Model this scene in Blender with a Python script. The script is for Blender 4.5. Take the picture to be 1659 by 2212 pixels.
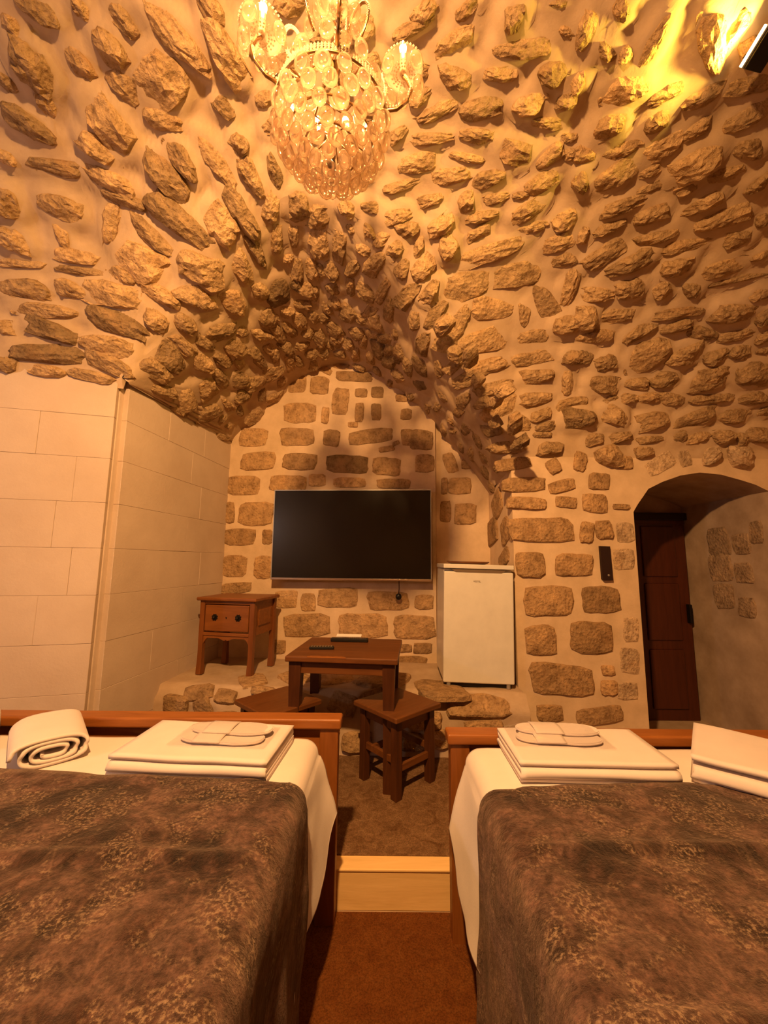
import bpy, bmesh, math, random
import numpy as np
from mathutils import Vector, Matrix, noise
from mathutils.bvhtree import BVHTree
from math import sin, cos, pi, sqrt, radians as R

random.seed(7)
S = bpy.context.scene
COL = S.collection
for o in list(bpy.data.objects):
    bpy.data.objects.remove(o)

# ------------------------------------------------------------------ camera
CZ = 1.40                                  # eye height above the lower floor
FPX, PITCH, ROLL = 831.0, R(7.3), R(0.55)
cam_d = bpy.data.cameras.new('camera')
cam = bpy.data.objects.new('camera', cam_d)
COL.objects.link(cam)
cam_d.sensor_fit = 'VERTICAL'
cam_d.sensor_height = 24.0
cam_d.lens = 24.0 * FPX / 2212.0
cam_d.clip_start = 0.02
fw = Vector((0, cos(PITCH), sin(PITCH)))
r0, u0 = Vector((1, 0, 0)), Vector((0, -sin(PITCH), cos(PITCH)))
rt = r0 * cos(ROLL) + u0 * sin(ROLL)
up = u0 * cos(ROLL) - r0 * sin(ROLL)
m = Matrix((rt, up, -fw)).transposed().to_4x4()
m.translation = (0, 0, CZ)
cam.matrix_world = m
S.camera = cam

# ------------------------------------------------------------------ world, lights, exposure
S.view_settings.view_transform = 'Standard'
S.view_settings.look = 'None'
S.view_settings.gamma = 1.0
S.view_settings.use_curve_mapping = False
S.view_settings.exposure = 0.0
w = bpy.data.worlds.new('world')
S.world = w
w.use_nodes = True
w.node_tree.nodes['Background'].inputs[0].default_value = (0.9, 0.6, 0.4, 1)
w.node_tree.nodes['Background'].inputs[1].default_value = 0.0
BULB_W = 1.7
BULB_COL = (1.0, 0.53, 0.19)
FLOOD_W = 11.0
FLOOD_COL = (1.0, 0.66, 0.10)
FILL_SPOT_W = 640.0  # fill spot added out of view to brighten the room
ADDED_LAMP_W = 34.0  # lamp added out of view on the left end wall
ADDED_LAMP_COL = (1.0, 0.9, 0.95)


def lamp(name, kind, loc, watt, col, size=0.03, parent=None, rot=None, spot=None):
    d = bpy.data.lights.new(name, kind)
    d.energy = watt
    d.color = col
    if kind == 'AREA':
        d.size = size
    else:
        d.shadow_soft_size = size
    if spot:
        d.spot_size, d.spot_blend = spot
    o = bpy.data.objects.new(name, d)
    COL.objects.link(o)
    o.location = loc
    if rot:
        o.rotation_euler = rot
    if parent:
        o.parent = parent
    return o


# ------------------------------------------------------------------ photo pixel -> ray
def ray(px, py):
    x, y = (px - 829.5) / FPX, (1106.0 - py) / FPX
    d = rt * x + up * y + fw
    return d.normalized()


CAM = Vector((0, 0, CZ))


def at_y(px, py, Y):
    d = ray(px, py)
    return CAM + d * (Y / d.y)


def at_z(px, py, Z):
    d = ray(px, py)
    return CAM + d * ((Z - CZ) / d.z)


# ------------------------------------------------------------------ materials
def srgb(r, g, b):
    f = lambda c: (c / 255 / 12.92) if c / 255 <= 0.04045 else ((c / 255 + 0.055) / 1.055) ** 2.4
    return (f(r), f(g), f(b), 1)


class NT:
    def __init__(s, name):
        s.mat = bpy.data.materials.new(name)
        s.mat.use_nodes = True
        s.t = s.mat.node_tree
        s.b = s.t.nodes['Principled BSDF']

    def n(s, typ, **kw):
        nd = s.t.nodes.new(typ)
        for k, v in kw.items():
            if k.startswith('i_'):
                key = k[2:]
                key = int(key) if key.isdigit() else key.replace('_', ' ')
                nd.inputs[key].default_value = v
            else:
                setattr(nd, k, v)
        return nd

    def l(s, a, b):
        s.t.links.new(a, b)

    def pos(s, scale=(1, 1, 1), rot=(0, 0, 0), src='pos'):
        if src == 'pos':
            g = s.n('ShaderNodeNewGeometry').outputs['Position']
        elif src == 'obj':
            g = s.n('ShaderNodeTexCoord').outputs['Object']
        else:
            g = s.n('ShaderNodeTexCoord').outputs['UV']
        mp = s.n('ShaderNodeMapping')
        mp.inputs['Scale'].default_value = scale
        mp.inputs['Rotation'].default_value = rot
        s.l(g, mp.inputs[0])
        return mp.outputs[0]

    def noise(s, vec, scale, detail=4, rough=0.6, dist=0.0):
        nd = s.n('ShaderNodeTexNoise')
        nd.inputs['Scale'].default_value = scale
        nd.inputs['Detail'].default_value = detail
        nd.inputs['Roughness'].default_value = rough
        nd.inputs['Distortion'].default_value = dist
        s.l(vec, nd.inputs['Vector'])
        return nd.outputs[0]

    def ramp(s, fac, stops):
        r = s.n('ShaderNodeValToRGB')
        e = r.color_ramp.elements
        while len(e) > 2:
            e.remove(e[-1])
        e[0].position, e[0].color = stops[0]
        e[1].position, e[1].color = stops[1]
        for p, c in stops[2:]:
            x = e.new(p)
            x.color = c
        s.l(fac, r.inputs[0])
        return r.outputs[0]

    def mix(s, a, b, fac, mode='MIX'):
        nd = s.n('ShaderNodeMix', data_type='RGBA', blend_type=mode)
        for sock, v in ((nd.inputs[0], fac), (nd.inputs[6], a), (nd.inputs[7], b)):
            if isinstance(v, (int, float, tuple)):
                sock.default_value = v
            else:
                s.l(v, sock)
        return nd.outputs[2]

    def math(s, op, a, b=0.0):
        nd = s.n('ShaderNodeMath', operation=op)
        for sock, v in ((nd.inputs[0], a), (nd.inputs[1], b)):
            if isinstance(v, (int, float)):
                sock.default_value = v
            else:
                s.l(v, sock)
        return nd.outputs[0]

    def col(s, c):
        if isinstance(c, tuple):
            s.b.inputs['Base Color'].default_value = c
        else:
            s.l(c, s.b.inputs['Base Color'])

    def bump(s, h, strength=0.5, dist=0.01):
        b = s.n('ShaderNodeBump')
        b.inputs['Strength'].default_value = strength
        b.inputs['Distance'].default_value = dist
        s.l(h, b.inputs['Height'])
        s.l(b.outputs[0], s.b.inputs['Normal'])

    def set(s, rough=0.7, spec=0.3, metal=0.0):
        s.b.inputs['Roughness'].default_value = rough
        s.b.inputs['Specular IOR Level'].default_value = spec
        s.b.inputs['Metallic'].default_value = metal
        return s


def c4(r, g, b):
    return (r, g, b, 1)


def mat_plaster(name, base, dark, sc=6):
    t = NT(name).set(0.9, 0.1)
    p = t.pos()
    n1 = t.noise(p, sc, 5, 0.6)
    n2 = t.noise(p, 60, 4, 0.7)
    t.col(t.ramp(n1, [(0.3, dark), (0.7, base)]))
    t.bump(t.math('ADD', n1, t.math('MULTIPLY', n2, 0.35)), 0.35, 0.01)
    return t.mat


def mat_stone(name, amp=1.0):
    t = NT(name).set(0.92, 0.12)
    p = t.pos()
    oi = t.n('ShaderNodeObjectInfo')
    n1 = t.noise(p, 14, 6, 0.65, 0.3)
    n2 = t.noise(p, 55, 5, 0.7, 0.2)
    vo = t.n('ShaderNodeTexVoronoi', feature='F1')
    vo.inputs['Scale'].default_value = 45
    t.l(p, vo.inputs['Vector'])
    shade = t.ramp(n1, [(0.28, c4(.52, .46, .40)), (0.5, c4(.95, .93, .9)), (0.72, c4(1.3, 1.25, 1.18))])
    pits = t.ramp(n2, [(0.33, c4(.45, .38, .3)), (0.47, c4(1, 1, 1))])
    a = t.mix(oi.outputs['Color'], shade, 1.0, 'MULTIPLY')
    a = t.mix(a, pits, 0.75, 'MULTIPLY')
    # rusty patches
    n3 = t.noise(p, 5, 3, 0.5)
    a = t.mix(a, c4(.45, .25, .11), t.ramp(n3, [(0.58, c4(0, 0, 0)), (0.75, c4(.45, .45, .45))]))
    t.col(a)
    h = t.math('ADD', t.math('MULTIPLY', n1, 1.0), t.math('MULTIPLY', n2, 0.55))
    h = t.math('ADD', h, t.math('MULTIPLY', vo.outputs['Distance'], 0.35))
    t.bump(h, 1.0, 0.022 * amp)
    return t.mat


def mat_wood(name, c1, c2, axis='X', rough=0.42, sc=1.0):
    t = NT(name).set(rough, 0.4)
    s = {'X': (2 * sc, 22 * sc, 22 * sc), 'Y': (22 * sc, 2 * sc, 22 * sc), 'Z': (22 * sc, 22 * sc, 2 * sc)}[axis]
    p = t.pos(s, src='obj')
    n1 = t.noise(p, 1.0, 5, 0.6, 1.2)
    n2 = t.noise(p, 4.0, 3, 0.6)
    c = t.ramp(n1, [(0.3, c1), (0.72, c2)])
    t.col(c)
    t.bump(t.math('ADD', n1, n2), 0.15, 0.003)
    return t.mat


def mat_plain(name, c, rough=0.5, spec=0.4, metal=0.0, var=0.0):
    t = NT(name).set(rough, spec, metal)
    p = t.pos(src='obj')
    n1 = t.noise(p, 9, 4, 0.6)
    k = 0.9
    t.col(t.ramp(n1, [(0.3, c4(c[0] * k, c[1] * k, c[2] * k)), (0.7, c4(*c[:3]))]))
    return t.mat


def mat_cloth(name, c, sc=220):
    t = NT(name).set(0.95, 0.08)
    p = t.pos(src='pos')
    n1 = t.noise(p, sc, 2, 0.5)
    n2 = t.noise(p, 9, 4, 0.6)
    k = 0.93
    t.col(t.ramp(n2, [(0.3, c4(c[0] * k, c[1] * k, c[2] * k)), (0.7, c4(*c[:3]))]))
    t.bump(t.math('ADD', t.math('MULTIPLY', n1, .25), n2), 0.25, 0.004)
    t.b.inputs['Sheen Weight'].default_value = 0.15
    return t.mat


M = {}
M['plaster'] = mat_plaster('lime_plaster', c4(.70, .52, .35), c4(.54, .39, .25))
M['vault_plaster'] = mat_plaster('vault_plaster', c4(.56, .405, .27), c4(.42, .295, .185), 4)
M['ashlar'] = mat_plaster('smooth_ashlar', c4(.60, .475, .385), c4(.52, .40, .315), 3)
M['jamb'] = mat_plaster('dressed_stone', c4(.52, .38, .26), c4(.40, .28, .18), 7)
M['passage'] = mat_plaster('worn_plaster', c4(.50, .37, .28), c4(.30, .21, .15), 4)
M['stone'] = mat_stone('rubble_stone')
M['flatstone'] = mat_stone('wall_stone', 0.8)
M['pine'] = mat_wood('pine', c4(.22, .068, .012), c4(.33, .115, .024))
M['pine_z'] = mat_wood('pine_upright', c4(.18, .055, .010), c4(.28, .095, .02), 'Z')
M['walnut'] = mat_wood('brown_wood', c4(.095, .030, .007), c4(.165, .058, .014))
M['walnut_z'] = mat_wood('brown_wood_upright', c4(.045, .013, .004), c4(.085, .026, .007), 'Z')
M['nutbrown'] = mat_wood('amber_wood', c4(.155, .048, .009), c4(.25, .085, .018))
M['nutbrown_z'] = mat_wood('amber_wood_upright', c4(.13, .038, .008), c4(.21, .068, .015), 'Z')
M['doorwood'] = mat_wood('door_wood', c4(.055, .012, .005), c4(.085, .02, .008), 'Z')
M['board'] = mat_wood('pale_board', c4(.70, .45, .18), c4(.86, .58, .26))
M['sheet'] = mat_cloth('white_cotton', (.74, .66, .62))
M['towel'] = mat_cloth('terry', (.73, .635, .61), 400)
M['white_enamel'] = mat_plain('white_enamel', (.70, .66, .60), 0.35, 0.5)
M['grey_steel'] = mat_plain('grey_steel', (.42, .40, .38), 0.35, 0.5, 0.6)
M['black'] = mat_plain('black_plastic', (.008, .006, .005), 0.35, 0.4)
M['darkbrown'] = mat_plain('dark_brown', (.022, .008, .006), 0.6, 0.3)
M['iron'] = mat_plain('dark_iron', (.02, .016, .014), 0.45, 0.5, 0.7)
M['chrome'] = mat_plain('chrome', (.75, .70, .66), 0.15, 0.5, 1.0)
M['brass'] = mat_plain('brass', (.34, .20, .085), 0.32, 0.5, 1.0)
M['bead'] = mat_plain('bead_glass', (.72, .58, .40), 0.10, 0.9)
M['screen'] = mat_plain('screen_glass', (.006, .005, .004), 0.16, 0.5)
M['ink'] = mat_plain('grey_ink', (.16, .11, .07), 0.5, 0.3)
M['paper'] = mat_plain('white_paper', (.85, .8, .74), 0.6, 0.3)


def mat_emit(name, c, s):
    t = NT(name)
    t.b.inputs['Base Color'].default_value = c4(*c)
    t.b.inputs['Emission Color'].default_value = c4(*c)
    t.b.inputs['Emission Strength'].default_value = s
    return t.mat


M['bulb'] = mat_emit('lit_bulb', (1, .72, .34), 30)
M['led'] = mat_emit('lit_led', (1, .84, .42), 30)


def mat_crystal():
    t = NT('crystal_glass')
    fr_ = t.n('ShaderNodeLayerWeight')
    fr_.inputs['Blend'].default_value = 0.35
    tr = t.n('ShaderNodeBsdfTransparent')
    t.l(t.ramp(fr_.outputs['Facing'], [(0.12, c4(.97, .92, .84)), (0.5, c4(.88, .78, .64)), (0.88, c4(.30, .19, .10))]), tr.inputs[0])
    gl = t.n('ShaderNodeBsdfGlossy')
    gl.inputs['Roughness'].default_value = 0.04
    gl.inputs[0].default_value = c4(1, .95, .88)
    tl = t.n('ShaderNodeBsdfTranslucent')
    tl.inputs[0].default_value = c4(.95, .80, .66)
    m1 = t.n('ShaderNodeMixShader')
    t.l(t.math('ADD', t.math('MULTIPLY', fr_.outputs['Fresnel'], .8), .05), m1.inputs[0])
    t.l(tr.outputs[0], m1.inputs[1])
    t.l(gl.outputs[0], m1.inputs[2])
    m2 = t.n('ShaderNodeMixShader')
    m2.inputs[0].default_value = 0.24
    t.l(m1.outputs[0], m2.inputs[1])
    t.l(tl.outputs[0], m2.inputs[2])
    t.l(m2.outputs[0], t.t.nodes['Material Output'].inputs['Surface'])
    return t.mat


M['crystal'] = mat_crystal()


def mat_film():
    t = NT('clear_film')
    tr = t.n('ShaderNodeBsdfTransparent')
    gl = t.n('ShaderNodeBsdfGlossy')
    gl.inputs['Roughness'].default_value = 0.12
    m1 = t.n('ShaderNodeMixShader')
    m1.inputs[0].default_value = 0.16
    t.l(tr.outputs[0], m1.inputs[1])
    t.l(gl.outputs[0], m1.inputs[2])
    t.l(m1.outputs[0], t.t.nodes['Material Output'].inputs['Surface'])
    return t.mat


M['film'] = mat_film()


def mat_bedspread():
    t = NT('paisley_velvet').set(0.75, 0.2)
    p = t.pos(src='uv')
    warp = t.n('ShaderNodeTexNoise')
    warp.inputs['Scale'].default_value = 3.6
    warp.inputs['Detail'].default_value = 1.5
    t.l(p, warp.inputs['Vector'])
    wp = t.n('ShaderNodeVectorMath', operation='MULTIPLY_ADD')
    t.l(warp.outputs['Color'], wp.inputs[0])
    wp.inputs[1].default_value = (.13, .13, .13)
    t.l(p, wp.inputs[2])
    v = wp.outputs[0]
    vo = t.n('ShaderNodeTexVoronoi', feature='F1')
    vo.inputs['Scale'].default_value = 6.5
    t.l(v, vo.inputs['Vector'])
    dist = vo.outputs['Distance']
    rings = t.math('SINE', t.math('MULTIPLY', dist, 58))
    big = t.noise(v, 4.6, 3, 0.55, 0.4)
    blot = t.noise(v, 11.0, 6, 0.66, 0.15)
    fine = t.noise(p, 110, 5, 0.75, 0.0)
    m = t.math('ADD', t.math('MULTIPLY', big, .62), t.math('MULTIPLY', blot, .38))
    base = t.ramp(m, [(0.41, c4(.005, .003, .003)), (0.45, c4(.019, .008, .005)), (0.495, c4(.050, .027, .022)),
                      (0.54, c4(.108, .063, .053)), (0.61, c4(.038, .016, .011))])
    dk = t.ramp(fine, [(0.36, c4(.45, .38, .34)), (0.56, c4(1.1, 1.06, 1.03))])
    a = t.mix(base, dk, 0.9, 'MULTIPLY')
    mid_ = t.noise(p, 34, 5, 0.7, 0.5)
    a = t.mix(a, t.ramp(mid_, [(0.36, c4(.30, .25, .22)), (0.50, c4(.95, .92, .9)), (0.66, c4(1.75, 1.6, 1.5))]), 0.85, 'MULTIPLY')
    vine = t.noise(p, 6.2, 1.5, 0.5, 0.9)
    line = t.ramp(vine, [(.478, c4(0, 0, 0)), (.50, c4(1, 1, 1)), (.522, c4(0, 0, 0))])
    a = t.mix(a, c4(.20, .115, .078), t.math('MULTIPLY', line, .22))
    clus = t.ramp(t.noise(v, 8.5, 3, .6, .6), [(.50, c4(0, 0, 0)), (.60, c4(1, 1, 1))])
    spark = t.math('MULTIPLY', clus, t.ramp(fine, [(.50, c4(0, 0, 0)), (.60, c4(1, 1, 1))]))
    a = t.mix(a, c4(.34, .235, .15), t.math('MULTIPLY', spark, 0.7))
    inner = t.ramp(dist, [(.05, c4(1, 1, 1)), (.30, c4(0, 0, 0))])
    curl = t.math('MULTIPLY', inner, t.ramp(rings, [(.55, c4(0, 0, 0)), (1.0, c4(1, 1, 1))]))
    a = t.mix(a, c4(.22, .12, .07), t.math('MULTIPLY', curl, .35))
    t.col(a)
    t.bump(t.math('ADD', t.math('MULTIPLY', fine, 0.4), t.math('ADD', t.math('MULTIPLY', blot, 1.6), t.math('MULTIPLY', big, 1.5))), 0.75, 0.016)
    t.b.inputs['Sheen Weight'].default_value = 0.3
    t.b.inputs['Sheen Tint'].default_value = c4(.8, .55, .42)
    return t.mat


M['bedspread'] = mat_bedspread()


def mat_carpet(name, c_d, c_m, c_l, sc):
    t = NT(name).set(0.97, 0.05)
    p = t.pos()
    vo = t.n('ShaderNodeTexVoronoi', feature='F1')
    vo.inputs['Scale'].default_value = sc
    t.l(p, vo.inputs['Vector'])
    rg = t.math('SINE', t.math('MULTIPLY', vo.outputs['Distance'], 16))
    n2 = t.noise(p, 200, 3, 0.7)
    n1 = t.noise(p, 14, 5, 0.65, 1.0)
    a = t.ramp(n1, [(0.32, c_d), (0.62, c_m)])
    a = t.mix(a, c_l, t.math('MULTIPLY', t.ramp(rg, [(0.75, c4(0, 0, 0)), (0.98, c4(1, 1, 1))]), 0.16))
    a = t.mix(a, t.ramp(n2, [(0.35, c4(.45, .45, .45)), (0.6, c4(1.1, 1.1, 1.1))]), 0.8, 'MULTIPLY')
    t.col(a)
    t.bump(n2, 0.5, 0.006)
    return t.mat


M['carpet_up'] = mat_carpet('patterned_carpet', c4(.13, .065, .03), c4(.22, .125, .065), c4(.38, .24, .13), 9)
M['carpet_low'] = mat_carpet('rust_carpet', c4(.115, .036, .009), c4(.155, .053, .013), c4(.19, .08, .025), 7)


# ------------------------------------------------------------------ object helpers
def link(name, me, mat, parent=None, smooth=False):
    o = bpy.data.objects.new(name, me)
    COL.objects.link(o)
    if mat is not None and not me.materials:
        me.materials.append(M[mat] if isinstance(mat, str) else mat)
    if parent is not None:
        o.parent = parent
    if smooth:
        me.polygons.foreach_set('use_smooth', [True] * len(me.polygons))
    return o


def obj(name, bm, mat, parent=None, smooth=False):
    me = bpy.data.meshes.new(name)
    bm.to_mesh(me)
    bm.free()
    return link(name, me, mat, parent, smooth)


def pydata(name, v, f, mat, parent=None, smooth=False):
    me = bpy.data.meshes.new(name)
    me.from_pydata([tuple(x) for x in v], [], f)
    me.update()
    return link(name, me, mat, parent, smooth)


def tag(o, label=None, cat=None, group=None, kind=None):
    if label:
        o['label'] = label
    if cat:
        o['category'] = cat
    if group:
        o['group'] = group
    if kind:
        o['kind'] = kind
    return o


def thing(name, label, cat, loc=(0, 0, 0), rz=0.0, group=None):
    o = bpy.data.objects.new(name, None)
    COL.objects.link(o)
    o.empty_display_size = 0.05
    o.location = loc
    o.rotation_euler = (0, 0, rz)
    return tag(o, label, cat, group)


def struct(o):
    o['kind'] = 'structure'
    return o


def box(bm, x0, x1, y0, y1, z0, z1, bev=0.0, seg=2):
    r = bmesh.ops.create_cube(bm, size=1.0)
    vs = r['verts']
    for v in vs:
        v.co = Vector((x0 + (v.co.x + .5) * (x1 - x0), y0 + (v.co.y + .5) * (y1 - y0), z0 + (v.co.z + .5) * (z1 - z0)))
    if bev > 0:
        es = list({e for v in vs for e in v.link_edges})
        bmesh.ops.bevel(bm, geom=es, offset=bev, segments=seg, affect='EDGES', profile=0.5)
    return bm


def bx(*a, **k):
    return box(bmesh.new(), *a, **k)


def cyl(bm, p0, p1, r0_, r1_=None, seg=16, cap=True):
    p0, p1 = Vector(p0), Vector(p1)
    d = p1 - p0
    r1_ = r0_ if r1_ is None else r1_
    q = d.to_track_quat('Z', 'Y').to_matrix()
    rings = []
    for p, r in ((p0, r0_), (p1, r1_)):
        rings.append([bm.verts.new(p + q @ Vector((cos(2 * pi * i / seg) * r, sin(2 * pi * i / seg) * r, 0))) for i in range(seg)])
    for i in range(seg):
        j = (i + 1) % seg
        bm.faces.new((rings[0][i], rings[0][j], rings[1][j], rings[1][i]))
    if cap:
        bm.faces.new(list(reversed(rings[0])))
        bm.faces.new(rings[1])
    return bm


def tube(bm, pts, rad, seg=8, closed=False):
    pts = [Vector(p) for p in pts]
    n = len(pts)
    rings = []
    prev = None
    for i, p in enumerate(pts):
        if closed:
            t = pts[(i + 1) % n] - pts[i - 1]
        else:
            t = pts[min(i + 1, n - 1)] - pts[max(i - 1, 0)]
        t.normalize()
        ref = prev if prev is not None else (Vector((0, 0, 1)) if abs(t.z) < .9 else Vector((1, 0, 0)))
        a = (ref - t * ref.dot(t))
        if a.length < 1e-6:
            a = t.orthogonal()
        a.normalize()
        prev = a
        b = t.cross(a)
        r = rad[i] if isinstance(rad, (list, tuple)) else rad
        rings.append([bm.verts.new(p + (a * cos(2 * pi * k / seg) + b * sin(2 * pi * k / seg)) * r) for k in range(seg)])
    m_ = n if closed else n - 1
    for i in range(m_):
        A, B = rings[i], rings[(i + 1) % n]
        for k in range(seg):
            j = (k + 1) % seg
            bm.faces.new((A[k], A[j], B[j], B[k]))
    if not closed:
        bm.faces.new(list(reversed(rings[0])))
        bm.faces.new(rings[-1])
    return bm


def lathe(bm, prof, seg=20, c=(0, 0, 0)):
    c = Vector(c)
    rings = []
    for r, z in prof:
        rings.append([bm.verts.new(c + Vector((cos(2 * pi * k / seg) * r, sin(2 * pi * k / seg) * r, z))) for k in range(seg)])
    for A, B in zip(rings, rings[1:]):
        for k in range(seg):
            j = (k + 1) % seg
            bm.faces.new((A[k], A[j], B[j], B[k]))
    bm.faces.new(list(reversed(rings[0])))
    bm.faces.new(rings[-1])
    return bm


def prism(bm, poly, f0, f1):
    """poly: 2D outline; f0/f1 map (a,b) -> 3D for both caps"""
    A = [bm.verts.new(f0(*p)) for p in poly]
    B = [bm.verts.new(f1(*p)) for p in poly]
    n = len(poly)
    for i in range(n):
        j = (i + 1) % n
        bm.faces.new((A[i], A[j], B[j], B[i]))
    bm.faces.new(list(reversed(A)))
    bm.faces.new(B)
    bmesh.ops.recalc_face_normals(bm, faces=bm.faces)
    return bm


# ------------------------------------------------------------------ vault (all heights relative to the eye, CZ added)
XA = -0.45
XL, XR = -1.63, 0.96


def zap(y):
    return 1.91 + 0.12 * (3.4 - y)


def zA(x, y):
    return zap(y) - 1.3 * (abs(x - XA) / 1.43) ** 1.7


def lerp(x, pts):
    if x <= pts[0][0]:
        return pts[0][1]
    for (a, b), (c, d) in zip(pts, pts[1:]):
        if x <= c:
            return b + (d - b) * (x - a) / (c - a)
    return pts[-1][1]


def yf(x):
    return lerp(x, [(-3.2, 1.89), (XL, 2.28), (XR, 2.85), (3.4, 2.85)])


def zs(x):
    return lerp(x, [(XL, 1.05), (XR, 0.8)])


def zc(x):
    return 2.42 - 0.07 * (x + .2) ** 2


YC = 0.85
YR = -0.75


def hall(x, s):
    """s: 0 at the front wall .. pi/2 crown .. pi rear wall"""
    u = cos(s)
    r = (yf(x) - YC) if u >= 0 else (YC - YR)
    return YC + r * u, zs(x) + (zc(x) - zs(x)) * sin(s)


def ysideleft(x):
    return 2.28 + (x - XL) / 0.14 * 1.34


def yback(x):
    return 3.60 - 0.075 * (x + 1.5) + 0.16


def groin_s(x):
    """smallest s along the hall column where the hall drops to the alcove barrel"""
    if not (XL < x < XR):
        return 0.0
    s, ds = 0.0, 0.004
    while s < pi / 2:
        y, z = hall(x, s)
        if z >= zA(x, y):
            return s
        s += ds
    return s


xs = [-3.1 + 0.022 * i for i in range(int((XL + 3.1) / 0.022))] + \
     [XL + (XR - XL) * i / 124 for i in range(125)] + [XR + (3.3 - XR) * i / 104 for i in range(1, 105)]
NS = 96
hv, hf = [], []
for x in xs:
    s0 = groin_s(x)
    for k in range(NS + 1):
        if k <= 78:
            s = s0 + (pi / 2 - s0) * k / 78
        else:
            s = pi / 2 + (pi / 2) * (k - 78) / (NS - 78)
        y, z = hall(x, s)
        hv.append((x, y, z + CZ))
W1 = NS + 1
for i in range(len(xs) - 1):
    for k in range(NS):
        a = i * W1 + k
        hf.append((a, a + 1, a + W1 + 1, a + W1))
av, af = [], []
axs = [XL + (XR - XL) * i / 124 for i in range(125)]
NA = 84
for x in axs:
    s0 = groin_s(x)
    y0 = hall(x, s0)[0]
    y1 = max(min(yback(x), ysideleft(x) + 0.02), y0 + 0.01)
    for k in range(NA + 1):
        y = y0 + (y1 - y0) * k / NA
        av.append((x, y, zA(x, y) + CZ))
for i in range(124):
    for k in range(NA):
        a = i * (NA + 1) + k
        af.append((a, a + 1, a + NA + 2, a + NA + 1))

# round the arris where hall and alcove meet (each column is one continuous profile)
i0 = len([x for x in xs if x < XL - 1e-6])
HA = np.array(hv).reshape(len(xs), NS + 1, 3)
AA = np.array(av).reshape(125, NA + 1, 3)
CHN = np.concatenate([AA[:, :0:-1, :], HA[i0:i0 + 125]], axis=1)
seg = np.linalg.norm(np.diff(CHN, axis=1), axis=2)
arc = np.concatenate([np.zeros((125, 1)), np.cumsum(seg, axis=1)], axis=1)
arc -= arc[:, NA:NA + 1]
fx = np.clip(np.minimum(np.arange(125), 124 - np.arange(125)) / 9.0, 0, 1)[:, None]
wgt = (np.exp(-(arc / .30) ** 2) * fx)[:, :, None]
for _ in range(160):
    mid = (CHN[:, :-2] + CHN[:, 2:]) / 2
    CHN[:, 1:-1] += .5 * wgt[:, 1:-1] * (mid - CHN[:, 1:-1])
HA[i0:i0 + 125] = CHN[:, NA:]
AA[:, :] = CHN[:, NA::-1]
hv = [tuple(p) for p in HA.reshape(-1, 3)]
av = [tuple(p) for p in AA.reshape(-1, 3)]


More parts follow.
